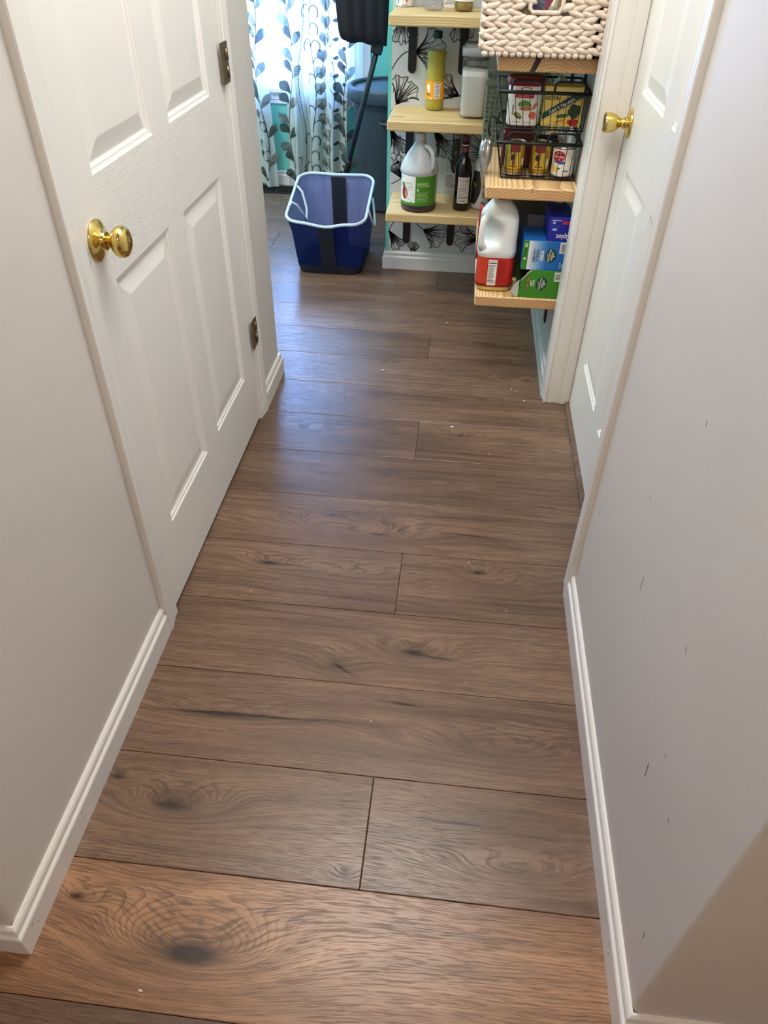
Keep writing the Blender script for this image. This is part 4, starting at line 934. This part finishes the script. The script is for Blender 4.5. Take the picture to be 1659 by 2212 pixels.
blob('snack_bag', 'crumpled cream and yellow bag seen through the basket handle hole', 'bag', (.243, 2.52, bz), (.042, .055, .085), plain('cream_bag', S(226, 214, 178), .45), 8)
blob('snack_bag', 'dark magenta bag at the back of the braided basket', 'bag', (.20, 2.66, bz), (.09, .07, .09), plain('magenta_bag', S(120, 40, 74), .4), 12)

# ================================================================== RIGHT SHELF: WIRE BASKETS
M_wire = plain('black_wire', S(36, 36, 38), .45, .5)
def wire_basket(label, z0, xb0, xb1, xt0, xt1, yb, yt, h, ybk, nw):
    t = thing('wire_basket', label, 'basket', ((xb0+xb1)/2, (yb+ybk)/2, z0), group='stacked black wire baskets'); o = t.location
    L = lambda x, y, z: (x-o.x, y-o.y, z-o.z)
    zb, zt = z0+.006, z0+h
    obj('front_rim', MB().tube([L(xt0, yt, zt), L(xt1, yt, zt)], .0052, 10), M_wire, t)
    rim = MB().tube([L(xt0, yt, zt), L(xt0-.002, yt+.02, zt), L(xt0, ybk, zt)], .0032, 8).tube([L(xt1, yt, zt), L(xt1, ybk, zt)], .0032, 8).tube([L(xt0, ybk, zt), L(xt1, ybk, zt)], .0032, 8)
    obj('side_rim', rim, M_wire, t)
    w = MB()
    for i in range(nw+1):
        s = i/nw; w.tube([L(xt0+(xt1-xt0)*s, yt, zt), L(xb0+(xb1-xb0)*s, yb, zb), L(xb0+(xb1-xb0)*s, ybk-.01, zb), L(xt0+(xt1-xt0)*s, ybk, zt)], .0011, 5)
    obj('front_wires', w, M_wire, t)
    w = MB(); nsd = 9
    for i in range(1, nsd):
        s = i/nsd; y1_ = yt+(ybk-yt)*s; y0_ = yb+(ybk-.01-yb)*s
        w.tube([L(xt0, y1_, zt), L(xb0, y0_, zb), L(xb1, y0_, zb), L(xt1, y1_, zt)], .0011, 5)
    for q in (.33, .62): w.tube([L(xb0+(xt0-xb0)*q, yb+(yt-yb)*q, zb+(zt-zb)*q), L(xb0+(xt0-xb0)*q, ybk-.005, zb+(zt-zb)*q)], .0011, 5)
    obj('side_wires', w, M_wire, t)
    obj('bottom_frame', MB().tube([L(xb0, yb, zb-.0015), L(xb1, yb, zb-.0015), L(xb1, ybk-.01, zb-.0015), L(xb0, ybk-.01, zb-.0015)], .0028, 8, True), M_wire, t)
    for f in (.04, .70): 
        for yy in (yb+.006, ybk-.02): obj('foot', MB().tube([L(xb0+(xb1-xb0)*f, yy, z0+.0022), L(xb0+(xb1-xb0)*(f+.22), yy, z0+.0022)], .0022, 6), M_wire, t)
    for a, b in ((.13, .46), (.60, .93)):
        x0, x1 = xt0+(xt1-xt0)*a, xt0+(xt1-xt0)*b; r = .014; hh = .030
        pts = [L(x0, yt+.004, zt-.002)]+[L(x0+r*(1-math.cos(q)), yt+.004, zt+hh-r+r*math.sin(q)) for q in [PI/2*i/5 for i in range(6)]]+[L(x1-r*(1-math.sin(q)), yt+.004, zt+hh-r+r*math.cos(q)) for q in [PI/2*i/5 for i in range(6)]]+[L(x1, yt+.004, zt-.002)]
        obj('handle', MB().tube(pts, .0032, 8), M_wire, t)
    return t
WBX1 = .358
wire_basket('lower black wire basket holding gold cans on the middle right shelf', SR[1]+E0, .120, WBX1, .096, WBX1+.004, 2.545, 2.530, .111, 2.80, 12)
ub = wire_basket('upper black wire basket holding the white tub and yellow box', SR[1]+.146, .112, WBX1-.002, .088, WBX1+.004, 2.540, 2.522, .108, 2.80, 12)
L_ = lambda x, y, z: (x-ub.location.x, y-ub.location.y, z-ub.location.z)
for (x, y) in ((.103, 2.55), (.103, 2.785), (WBX1-.004, 2.55), (WBX1-.004, 2.785)):   # posts that carry the upper basket on the lower one's rim
    obj('stacking_post', MB().tube([L_(x-.004, y, SR[1]+.116), L_(x, y, SR[1]+.148)], .0026, 6), M_wire, ub)
obj('side_loop', MB().tube([L_(.110, 2.60, SR[1]+.150), L_(.075, 2.60, SR[1]+.172), L_(.068, 2.60, SR[1]+.168), L_(.068, 2.60, SR[1]+.125), L_(.075, 2.61, SR[1]+.112)], .0030, 6), M_wire, ub)
# tub with red lid
UZ = SR[1]+.146+.0082
tb = thing('seasoning_tub', 'white oval tub with dark red lid in the upper wire basket', 'tub', (.170, 2.600, UZ))
def oval(w, d, zs): # list of (scale, z)
    mb = MB(); n = 36; vs = []
    for s, z in zs:
        for i in range(n):
            t = 2*PI*i/n; c, q = math.cos(t), math.sin(t); k = (abs(c)**3.2+abs(q)**3.2)**(-1/3.2); vs.append((w*s*k*c, d*s*k*q, z))
    mb.add(vs, [(j*n+i, j*n+(i+1) % n, (j+1)*n+(i+1) % n, (j+1)*n+i) for j in range(len(zs)-1) for i in range(n)], True)
    mb.add([vs[i] for i in range(n)], [tuple(range(n))[::-1]]); mb.add(vs[-n:], [tuple(range(n))]); return mb
obj('tub_body', oval(.0525, .042, [(.93, .001), (.96, .004), (.98, .06), (1.0, .112), (.98, .114)]), K_white, tb)
obj('lid', oval(.0575, .046, [(.97, .110), (1.0, .113), (1.0, .127), (.98, .130), (.90, .1305), (.88, .128), (.3, .128)]), plain('lid_red', S(116, 14, 34), .35), tb)
def tmap(u, v, off):
    y = -.0420*(.955+.045*v/.112)*max(0, 1-abs(u/.0525)**3.2)**(1/3.2); return (u, y-off-.0002, v)
d = Decal(tmap); d.rect(K_red, -.031, .026, .078, .094, .0006, 6); d.lines(ink('pink', S(226, 160, 160)), -.024, .02, .080, .092, 3, .35, .001, .3)
d.disc(ink('olive', S(110, 110, 40)), 0, .102, .017, .006, .0006); d.disc(K_white, 0, .101, .0135, .0045, .0008)
for (u, v, a) in ((-.012, .062, .5), (-.004, .066, .2), (.006, .065, -.2), (.012, .060, -.5), (-.002, .058, 0)): d.disc(ink('leafgreen', S(92, 140, 50)), u, v, .010, .006, .0007+.00005*a, 12, a)
d.disc(ink('bowlwhite', S(226, 222, 214)), .004, .044, .024, .012, .0009); d.disc(ink('soup', S(186, 110, 74)), .004, .049, .020, .0058, .0011); d.disc(ink('avocado', S(70, 92, 36)), -.018, .029, .014, .007, .0012, 16, -.5); d.disc(ink('avocado_in', S(160, 150, 80)), -.016, .031, .009, .003, .0013, 12, -.5)
for (u, v) in ((.022, .030), (.030, .026), (.026, .036), (.031, .034)): d.disc(ink('tomato', S(208, 88, 54)), u, v, .007, .006, .0012+u*.003)
d.disc(ink('shrimp', S(196, 100, 80)), .031, .056, .005, .011, .0008, 12, -.5); d.rect(ink('stick', S(150, 134, 110)), -.037, -.032, .030, .058, .0008, 2); d.rect(K_grey, -.034, -.006, .0105, .0125, .0007, 2); d.rect(K_grey, .006, .022, .0105, .0122, .0007, 2); d.build(tb, 'label_print')
# yellow seasoning box
yb_ = thing('seasoning_box', 'yellow vegetable seasoning box with green diagonal band in the upper basket', 'box', (.289, 2.600, UZ))
obj('carton', MB().bbox(-.0605, .0605, -.026, .026, 0, .110, .0008), K_yellow, yb_)
d = Decal(flatmap(0, -.026, 0)); d.rect(ink('pale_yellow', S(240, 226, 140)), -.060, .060, .0965, .109, .0003, 1); a = .62
d.poly(K_dkgreen, [(-.060, .018), (-.060, .036), (.028, .0905), (.060, .0905), (.060, .084)], .0004); d.poly(K_white, [(-.060, .0365), (-.060, .038), (.0285, .0925), (.031, .0925)], .0004); d.poly(K_white, [(-.060, .0155), (-.060, .0172), (.060, .0832), (.060, .0815)], .0004); d.poly(K_red, [(-.060, .0135), (-.060, .0147), (.060, .0807), (.060, .0795)], .0004)
sl = math.atan2(.066, .12)
d.text(K_white, 'Salad & Vegetable', -.003, .0585, .0148, .0007, sl, .0002, .80); d.text(K_yellow, 'Seasoning', -.015, .0420, .0082, .0007, sl, .0001)
d.text(K_black, 'GOYA', -.036, .078, .0135, .0006, 0, .0004, 1.1)
for (u, v, r) in ((.034, .050, .013), (.044, .044, .012), (.026, .042, .010), (.038, .036, .013), (.030, .056, .008), (.047, .053, .008)): d.disc(ink('broccoli', S(40, 74, 40)), u, v, r, r, .0004+r*.03)
d.disc(ink('cucumber', S(74, 110, 50)), .002, .030, .020, .006, .0006, 16, .15); d.disc(ink('carrot', S(222, 130, 60)), -.004, .016, .019, .003, .0007, 12, .28); d.disc(ink('squash', S(228, 200, 70)), .012, .013, .013, .006, .0006)
for (u, v) in ((.026, .014), (.036, .017), (.046, .015), (.033, .009), (.043, .008)): d.disc(ink('tomato_red', S(180, 40, 36)), u, v, .0068, .0068, .0008+u*.004)
d.lines(K_grey, -.055, .005, .003, .006, 1, .5, .0005, .1); d.build(yb_, 'label_print')
blob('rice_bag', 'small white bag behind the yellow seasoning box', 'bag', (.285, 2.70, UZ), (.035, .04, .065), K_white, 21, .12)
# gold cans and evaporated milk can
M_gold = plain('gold_can', S(206, 178, 70), .22, .85)
def tincan(name, label, x, y, r, h, body, print_fn, group=None):
    t = thing(name, label, 'can', (x, y, SR[1]+.0095), 0, group)
    obj('can_body', MB().lathe([(0, .002), (r*.94, .002), (r*.98, .005), (r, .009), (r, h-.008), (r*.97, h-.003), (r*.93, h-.003), (0, h-.003)], 40, cap=False), body, t)
    obj('can_rim', MB().lathe([(r*.95, h-.006), (r*1.01, h-.005), (r*1.01, h), (r*.93, h), (r*.93, h-.003)], 40, cap=False), M_tin, t)
    obj('base_rim', MB().lathe([(r*.94, .0005), (r*1.005, .0005), (r*1.005, .004), (r*.97, .0055)], 40, cap=False), M_tin, t)
    d = Decal(cylmap(r, print_fn[0])); print_fn[1](d, r, h); d.build(t, 'label_print'); return t
def gold_print(d, r, h):
    m_ = ink('maroon', S(120, 34, 44)); br = ink('bronze', S(104, 66, 28))
    d.rect(m_, -.014, .020, h*.72, h*.98, .0004, 6); d.poly(m_, [(.003, h*.30), (.020, h*.48), (.003, h*.72), (-.016, h*.50)], .0005); d.poly(M_gold, [(-.010, h*.98), (-.004, h*.98), (.014, h*.60), (.008, h*.58)], .0007); d.disc(K_black, -.003, h*.56, .0062, .0085, .0008)
    d.poly(ink('pale_pink', S(220, 170, 160)), [(-.010, h*.44), (.012, h*.49), (.010, h*.45), (-.006, h*.40)], .0007); d.lines(br, -.008, .016, h*.24, h*.29, 1, .7, .0006, .1)
    for i in range(-9, 10):
        u = i*.0075; d.rect(br, u-.003, u+.003, .016, .0175, .0006, 2); d.rect(br, u-.003, u-.0018, .009, .0175, .0006, 1); d.rect(br, u-.0005, u+.003, .012, .0135, .0006, 1)
    d.rect(br, -.072, .072, .0185, .0195, .0005, 24); d.rect(br, -.072, .072, .0065, .0078, .0005, 24); d.rect(K_white, .030, .037, .03, .05, .0005, 3)
tincan('drink_can', 'gold can with maroon emblem nearest the basket side', .160, 2.586, .0325, .096, M_gold, (-.15, gold_print), 'gold cans in the lower basket')
tincan('drink_can', 'gold can with maroon emblem next to the white milk can', .242, 2.590, .0325, .096, M_gold, (-.25, gold_print), 'gold cans in the lower basket')
def milk_print(d, r, h):
    d.disc(K_red, -.018, h*.70, .021, .0165, .0006, 28); d.text(K_white, 'Carnation', -.018, h*.70, .0105, .0009, 0, .0002, .9); d.rect(K_white, -.025, -.011, h*.80, h*.825, .0009, 3); d.disc(K_white, -.016, h*.60, .003, .0022, .0009, 12)
    d.disc(K_blue, -.014, h*.50, .020, .005, .0005, 20); d.rect(ink('cream_yellow', S(232, 202, 110)), -.040, -.016, h*.16, h*.44, .0004, 6); d.disc(K_white, -.018, h*.40, .016, .006, .0007, 16, -.35)
    d.disc(ink('leafgreen', S(92, 140, 50)), -.012, h*.30, .005, .003, .0009, 12, .4); d.rect(K_blue, .000, .018, h*.20, h*.225, .0006, 3); d.rect(K_grey, .006, .02, h*.235, h*.25, .0006, 3); d.lines(K_grey, .034, .05, h*.15, h*.9, 18, .3, .0006, .1)
tincan('milk_can', 'white evaporated milk can with red oval in the lower basket', .3175, 2.588, .0365, .088, K_white, (-.05, milk_print))
blob('plastic_bag', 'crumpled clear plastic bag hanging over the lower basket corner', 'bag', (.0635, 2.60, SR[1]+.0015), (.0195, .036, .056), thin('crinkle_bag', S(130, 124, 124), .55, .2), 31, .17, (20, 26), .25)
# dark packages standing in the lower basket behind
for (x, w, h_, c, lb) in ((.17, .05, .105, S(92, 20, 34), 'dark red packet at the back of the lower wire basket'), (.27, .035, .085, S(40, 40, 46), 'small black tin at the back of the lower wire basket')):
    t = thing('food_packet', lb, 'packet', (x, 2.70, SR[1]+.0095)); obj('packet_body', MB().bbox(-w, w, -.03, .03, 0, h_, .004), plain('packet_%d' % int(x*100), c, .4), t); obj('packet_top', MB().bbox(-w*.9, w*.9, -.004, .004, h_, h_+.008, .001), plain('packet_%d' % int(x*100), c, .4), t)

# perforated grey-green bin
pbn = thing('storage_bin', 'grey green perforated plastic bin on the middle right shelf', 'bin', (.175, 3.06, SR[1]+E0)); M_pbin = plain('sage_plastic', S(112, 126, 108), .5)
def perforated(o, U, V, nu_, nv_, t_):
    """sheet with triangular holes, origin o, edge vectors U, V"""
    mb = MB(); o, U, V = Vector(o), Vector(U), Vector(V); du, dv = U/nu_, V/nv_
    for j in range(nv_):
        for i in range(nu_):
            p = o+du*i+dv*j; C = [p, p+du, p+du+dv, p+dv]; f = lambda a, b: p+du*a+dv*b
            if (i+j) % 2: T = [f(.16, .20), f(.84, .20), f(.5, .86)]; F = [(0, 1, 5, 4), (1, 2, 6, 5), (2, 3, 6), (3, 0, 4, 6)]
            else: T = [f(.16, .80), f(.84, .80), f(.5, .14)]; F = [(0, 1, 6), (1, 2, 5, 6), (2, 3, 4, 5), (3, 0, 6, 4)]
            mb.add(C+T, F)
    return mb
b0, b1, c0, c1, hh = -.118, .11, -.10, .10, .215
obj('front_panel', perforated((b0, c0, .012), (b1-b0, 0, 0), (0, 0, hh-.03), 14, 12, .002), M_pbin, pbn, fix=False)
obj('side_panel', perforated((b0, c0, .012), (0, c1-c0, 0), (0, 0, hh-.03), 12, 14, .002), M_pbin, pbn, fix=False)
obj('side_panel', perforated((b1, c0, .012), (0, c1-c0, 0), (0, 0, hh-.03), 12, 14, .002), M_pbin, pbn, fix=False)
obj('back_panel', perforated((b0, c1, .012), (b1-b0, 0, 0), (0, 0, hh-.03), 14, 12, .002), M_pbin, pbn, fix=False)
obj('base', MB().bbox(b0-.001, b1+.001, c0-.001, c1+.001, 0, .013, .002), M_pbin, pbn)
rm = MB()
for q in ((b0-.004, b1+.004, c0-.004, c0+.002), (b0-.004, b1+.004, c1-.002, c1+.004), (b0-.004, b0+.002, c0+.002, c1-.002), (b1-.002, b1+.004, c0+.002, c1-.002)): rm.box(*q, hh-.019, hh)
obj('rim', rm, M_pbin, pbn)

# ================================================================== LOWEST RIGHT SHELF
jg = thing('juice_jug', 'white square plastic jug with red label and pale juice on the lowest shelf', 'jug', (.134, 2.556, SR[0]+E0), 0)
M_jug = plain('jug_plastic', S(226, 228, 226), .36, 0, Subsurface_Weight=.2, Subsurface_Radius=(.01, .01, .01)); M_juice = plain('apple_juice', S(206, 184, 104), .35, 0, Subsurface_Weight=.2, Subsurface_Radius=(.01, .008, .003))
def loft(secs, caps=True):
    n = len(secs[0]); mb = MB(); mb.add([p for s_ in secs for p in s_], [(j*n+i, j*n+(i+1) % n, (j+1)*n+(i+1) % n, (j+1)*n+i) for j in range(len(secs)-1) for i in range(n)], True)
    if caps: mb.add(secs[0], [tuple(range(n))[::-1]]); mb.add(secs[-1], [tuple(range(n))])
    return mb
def jsec(w, z, cut=0.0, e=4.5, n=48, dx=0, dy=0):
    out = []
    for i in range(n):
        t = 2*PI*i/n; c, q = math.cos(t), math.sin(t); k = (abs(c)**e+abs(q)**e)**(-1/e); x, y = w*k*c, w*k*q
        # hand-hold cut into the front-left corner
        dd = (-x-y)/math.sqrt(2)-(w*1.18-cut)
        if cut and dd > 0: x += dd/math.sqrt(2)*.95; y += dd/math.sqrt(2)*.95
        out.append((x+dx, y+dy, z))
    return out
obj('juice', loft([jsec(.056, .001), jsec(.0615, .004), jsec(.0635, .009), jsec(.0635, .017)]), M_juice, jg)
obj('jug_body', loft([jsec(.0635, .017), jsec(.0638, .02), jsec(.0638, .120), jsec(.066, .126), jsec(.0672, .134), jsec(.0672, .142), jsec(.0665, .150, .018), jsec(.0660, .161, .040), jsec(.0655, .178, .046), jsec(.065, .225, .046), jsec(.064, .242, .030), jsec(.061, .252, .012), jsec(.052, .268, 0, 3.5), jsec(.038, .287, 0, 2.6), jsec(.030, .297, 0, 2.2), jsec(.019, .300, 0, 2)]), M_jug, jg)
obj('handle', MB().tube([(-.044, -.040, .250), (-.054, -.050, .238), (-.058, -.054, .215), (-.059, -.055, .185), (-.057, -.054, .165), (-.050, -.048, .145)], lambda t: .0105+.004*abs(2*t-1)**2, 12), M_jug, jg)
obj('cap', MB().lathe([(.0185, .2965), (.0205, .298), (.0205, .3125), (.019, .3145), (0, .3145)], 28, cap=False), plain('cap_red', S(176, 22, 30), .4), jg)
def jmap(u, v, off):
    # u runs round the square section from the front face centre
    w = .0640; e = 4.5; t = -PI/2+u/.0735; c, q = math.cos(t), math.sin(t); k = (abs(c)**e+abs(q)**e)**(-1/e); return ((w*k+off)*c, (w*k+off)*q, v)
M_rl = ink('jug_red', S(190, 34, 22)); d = Decal(jmap); d.rect(M_rl, -.11, .11, .018, .121, .0008, 44); d.rect(ink('jug_dkred', S(120, 16, 16)), -.11, .11, .018, .027, .0012, 44)
d.rect(ink('jug_orange', S(200, 60, 30)), -.075, -.030, .028, .120, .0011, 10)
d.rect(K_white, -.027, .006, .024, .114, .0016, 8); d.text(K_black, 'Nutrition Facts', -.0105, .1090, .0046, .0024); d.rect(K_black, -.025, .004, .1010, .1035, .0021, 6); d.rect(K_black, -.025, .004, .0935, .0950, .0021, 6); d.lines(K_black, -.025, .003, .030, .092, 16, .3, .0021, .4); d.rect(K_black, -.025, .004, .0395, .0410, .0021, 6)
d.lines(ink('label_text_red', S(120, 20, 20)), .010, .042, .032, .112, 18, .3, .0014, .3); d.build(jg, 'label_print')
obj('body_spot', MB().lathe([(0, 0), (.0012, 0), (.0012, .0006), (0, .0006)], 8, 'Y', cap=False), K_black, jg, (.028, -.0668, .140))
# coffee boxes
def boxthing(name, label, x, y, z, w, dpt, h, mat, rz=0, cat='box'):
    t = thing(name, label, cat, (x, y, z), rz); obj('carton', MB().bbox(-w/2, w/2, -dpt/2, dpt/2, 0, h, .0008), mat, t); return t, Decal(flatmap(0, -dpt/2, 0))
M_gbox = ink('kcup_green', S(62, 134, 34), .35); gz = SR[0]+E0
t = thing('coffee_box', 'torn green half caff coffee pod box on the lowest right shelf', 'box', (.290, 2.535, gz))
# carton with torn upper left corner: front, back and a dark inside
fpoly = [(-.070, 0), (.070, 0), (.070, .096), (-.033, .096), (-.044, .088), (-.050, .078), (-.060, .066), (-.066, .058)]
obj('carton', MB().prism(fpoly, 'Y', -.075, -.0735).box(-.070, .070, -.0735, .075, 0, .0015).box(.0685, .070, -.0735, .075, 0, .096).box(-.033, .070, -.0735, .075, .0945, .096).box(-.070, .070, .0735, .075, 0, .096), M_gbox, t)
obj('torn_edge', MB().tube([(a, -.0748, b) for a, b in fpoly[3:]], .0022, 6), ink('torn_card', S(186, 178, 160), .9), t)
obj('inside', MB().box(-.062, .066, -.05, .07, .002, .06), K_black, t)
obj('flap', MB().add([(-.070, -.074, .001), (-.070, -.074, .060), (-.088, -.086, .048), (-.096, -.088, .026), (-.084, -.080, .006), (-.0705, -.072, .001), (-.0705, -.072, .060), (-.0885, -.084, .048), (-.0965, -.086, .026), (-.0845, -.078, .006)], [(0, 1, 2, 3, 4), (9, 8, 7, 6, 5), (0, 4, 9, 5), (1, 6, 7, 2), (2, 7, 8, 3), (3, 8, 9, 4), (0, 5, 6, 1)]), ink('flap_white', S(206, 202, 196), .8), t)
d = Decal(flatmap(0, -.075, 0)); R9 = -PI/2
d.disc(K_dkgreen, .006, .051, .0185, .024, .0004, 28, -.12); d.text(K_white, 'GREEN', .0105, .051, .0095, .0007, R9-.1, .0001); d.text(K_white, 'MOUNTAIN', .0015, .051, .0078, .0007, R9-.1, .0001); d.rect(K_white, -.0050, -.0040, .040, .060, .0007, 1); d.poly(K_white, [(.0155, .046), (.0155, .056), (.020, .051)], .0006)
d.text(K_white, 'HALF-', -.0215, .052, .0085, .0006, R9, .0002); d.text(K_white, 'CAFF', -.030, .052, .0085, .0006, R9, .0002); d.rect(ink('brown_band', S(120, 40, 20)), -.044, -.038, .026, .056, .0005, 1); d.poly(ink('orange_tip', S(212, 96, 40)), [(-.044, .056), (-.038, .056), (-.038, .066), (-.041, .072)], .0005)
d.rect(K_white, -.0415, -.0405, .030, .052, .0008, 1)
d.rect(K_white, .046, .068, .062, .094, .0005, 1)
for i in range(8): d.rect(K_black, .049, .066, .068+i*.0028, .0692+i*.0028, .0008, 1)
d.build(t, 'label_print')
# blue box
t, d = boxthing('coffee_box', 'blue and green iced vanilla caramel coffee box on top of the torn box', .293, 2.542, gz+.0964, .150, .150, .098, ink('kcup_blue', S(24, 104, 186), .35))
d.rect(M_gbox, -.0745, -.056, .0005, .0975, .0004, 1)
# printed fade from pale to blue across the box front
for i in range(8):
    f_ = i/7; cc = S(int(222-190*f_), int(226-118*f_), int(232-44*f_)); d.rect(ink('fade_%d' % i, cc, .35), -.056+i*.0085, -.056+(i+1)*.0085, .0005, .0975, .00035, 1)
d.disc(K_dkgreen, .020, .050, .0185, .024, .0006, 28, -.12); d.text(K_white, 'GREEN', .0245, .050, .0095, .0009, R9-.1, .0001); d.text(K_white, 'MOUNTAIN', .0155, .050, .0078, .0009, R9-.1, .0001); d.rect(K_white, .0090, .0100, .039, .059, .0009, 1); d.poly(K_white, [(.0295, .045), (.0295, .055), (.034, .050)], .0008)
d.text(K_white, 'ICED', -.0090, .049, .0135, .0008, R9, .0005, 1.2); d.text(K_black, 'VANILLA', -.0250, .050, .0115, .0008, R9, .0001, .95); d.text(K_black, 'CARAMEL', -.0355, .049, .0115, .0008, R9, .0001, .95); d.rect(K_grey, -.0435, -.0422, .034, .062, .0008, 1)
d.text(K_white, '24', -.0655, .083, .013, .0008, R9, .0003); d.rect(K_dkgreen, -.0685, -.0665, .044, .072, .0008, 1); d.rect(K_dkgreen, -.0645, -.0625, .048, .072, .0008, 1); d.disc(K_white, -.0655, .037, .0035, .0035, .0007); d.rect(K_white, .046, .073, .060, .0965, .0005, 1)
for i in range(9): d.rect(K_black, .050, .071, .065+i*.0030, .0664+i*.0030, .0008, 1)
d.text(K_white, 'ICED', .062, .018, .0075, .0008, R9); d.lines(ink('pale_blue', S(170, 200, 236)), .052, .058, .006, .03, 4, .4, .0008); d.build(t, 'label_print')
# zip bag box
zb_, d = boxthing('bag_box', 'dark blue zip bag carton upside down on the coffee boxes', .328, 2.552, gz+.0964+.0984, .073, .16, .075, ink('zip_blue', S(26, 34, 150), .35), 0)
d.text(K_white, 'Ziploc', .016, .0155, .0235, .0006, PI, .0004, .82); d.rect(K_red, -.034, -.024, .0005, .0022, .0005, 1); d.lines(ink('zip_red', S(206, 50, 60)), .008, .034, .054, .066, 2, .7, .0006, .2); d.text(K_white, '20', -.020, .060, .009, .0006, PI, .0002); d.rect(K_white, -.028, .004, .0665, .068, .0005, 1)
d.disc(ink('pale_blue', S(170, 200, 236)), -.016, .038, .010, .0014, .0005, 16); d.disc(ink('pale_blue', S(170, 200, 236)), -.016, .041, .007, .0012, .0005, 16); d.disc(ink('pale_blue', S(170, 200, 236)), -.016, .035, .006, .0012, .0005, 16); d.rect(ink('line_blue', S(70, 80, 190)), -.036, .036, .0475, .0482, .0004, 1); d.build(zb_, 'label_print')
# things further back on the lowest shelf
t, d = boxthing('foil_box', 'grey black carton lying behind the blue coffee box', .255, 2.72, gz+.0001, .17, .16, .235, ink('pack_black', S(58, 58, 62), .4)); d.rect(ink('pack_grey', S(120, 122, 126)), -.02, .05, .17, .225, .0005, 1); d.build(t, 'label_print')
t, d = boxthing('cracker_box', 'dull yellow carton deep on the lowest right shelf', .215, 2.90, gz, .14, .12, .25, ink('pack_yellow', S(178, 156, 70), .5)); d.rect(ink('pack_red', S(150, 50, 44)), -.05, .05, .12, .20, .0005, 1); d.build(t, 'label_print')
rb = thing('snack_pouch', 'red foil pouch standing behind the juice jug', 'pouch', (.098, 2.80, gz))
pv = []
for s_ in (-1, 1):
    for j in range(7):
        for i in range(7):
            u, v = i/6, j/6; pv.append(((u-.5)*.058, s_*.016*math.sin(PI*u)*(1-v)**.6+.001*s_, .001+.20*v+.003*math.sin(9*u)))
obj('pouch_body', MB().add(pv, [(k*49+j*7+i, k*49+j*7+i+1, k*49+j*7+8+i, k*49+j*7+7+i) for k in (0, 1) for j in range(6) for i in range(6)]+[(i, i+1, 49+i+1, 49+i) for i in range(6)]+[(j*7, j*7+7, 49+j*7+7, 49+j*7) for j in range(6)]+[(j*7+6, j*7+13, 49+j*7+13, 49+j*7+6) for j in range(6)]+[(42+i, 43+i, 92+i, 91+i) for i in range(6)], True), plain('red_foil', S(170, 40, 48), .35, .2), rb)
obj('pouch_band', MB().box(-.026, .026, -.0200, -.0185, .05, .10), plain('pouch_navy', S(56, 44, 86), .4), rb)

# ================================================================== CRUMBS ON THE FLOOR
M_crumb = plain('crumb', S(226, 220, 204), .8)
CL = ['pale crumb on the nearest plank, at the bottom edge of the photo', 'largest white crumb, on the floor right of the plank joint before the pantry', 'white crumb on the blue lit floor in front of the hamper', 'left one of two white crumbs near the right door casing', 'right one of two white crumbs near the right door casing',
 'white crumb closest to the foot of the right door casing', 'white crumb just behind the far plank joint, below the pantry baseboard', 'tiny crumb on the seam beside the left door foot', 'tiny crumb right of the middle plank joint', 'tiny crumb beside the threshold of the right door', 'tiny crumb below the swirl knot plank, towards the right', 'tiny crumb below the long dark crack in the planks', 'tiny crumb near the right baseboard end and casing', 'tiny crumb on the plank in front of the right door panel']
def crumb(x, y, r, seed):
    rg = random.Random(seed); vs = []
    for (a, b, c) in ((1, 0, 0), (-1, 0, 0), (0, 1, 0), (0, -1, 0), (0, 0, 1), (0, 0, -1), (.7, .7, .3), (-.6, .5, .4)):
        k = rg.uniform(.7, 1.3); vs.append((a*r*k*1.4, b*r*k*.8, max(c, -.6)*r*k*.6+r*.4))
    o = obj('crumb', MB().add(vs, [(0, 6, 4), (6, 2, 4), (2, 7, 4), (7, 1, 4), (1, 3, 4), (3, 0, 4), (6, 0, 5), (2, 6, 5), (7, 2, 5), (1, 7, 5), (3, 1, 5), (0, 3, 5)]), M_crumb, None, (x, y, .0002), (0, 0, rg.uniform(0, 6)))
    tag(o, CL[seed], 'crumb', 'crumbs scattered on the floor')
for i, q in enumerate([(-.43, .365, .0028), (.03, 2.15, .0055), (-.255, 2.52, .0055), (.245, 2.44, .0035), (.262, 2.43, .003), (.29, 2.36, .003), (-.02, 2.98, .0045), (-.475, 1.29, .0022), (.10, 1.47, .002), (.30, 1.9, .002), (.1, 1.06, .0018), (-.11, .93, .0016), (.2, 1.3, .0018), (.16, 2.0, .002)]): crumb(q[0], q[1], q[2], i)
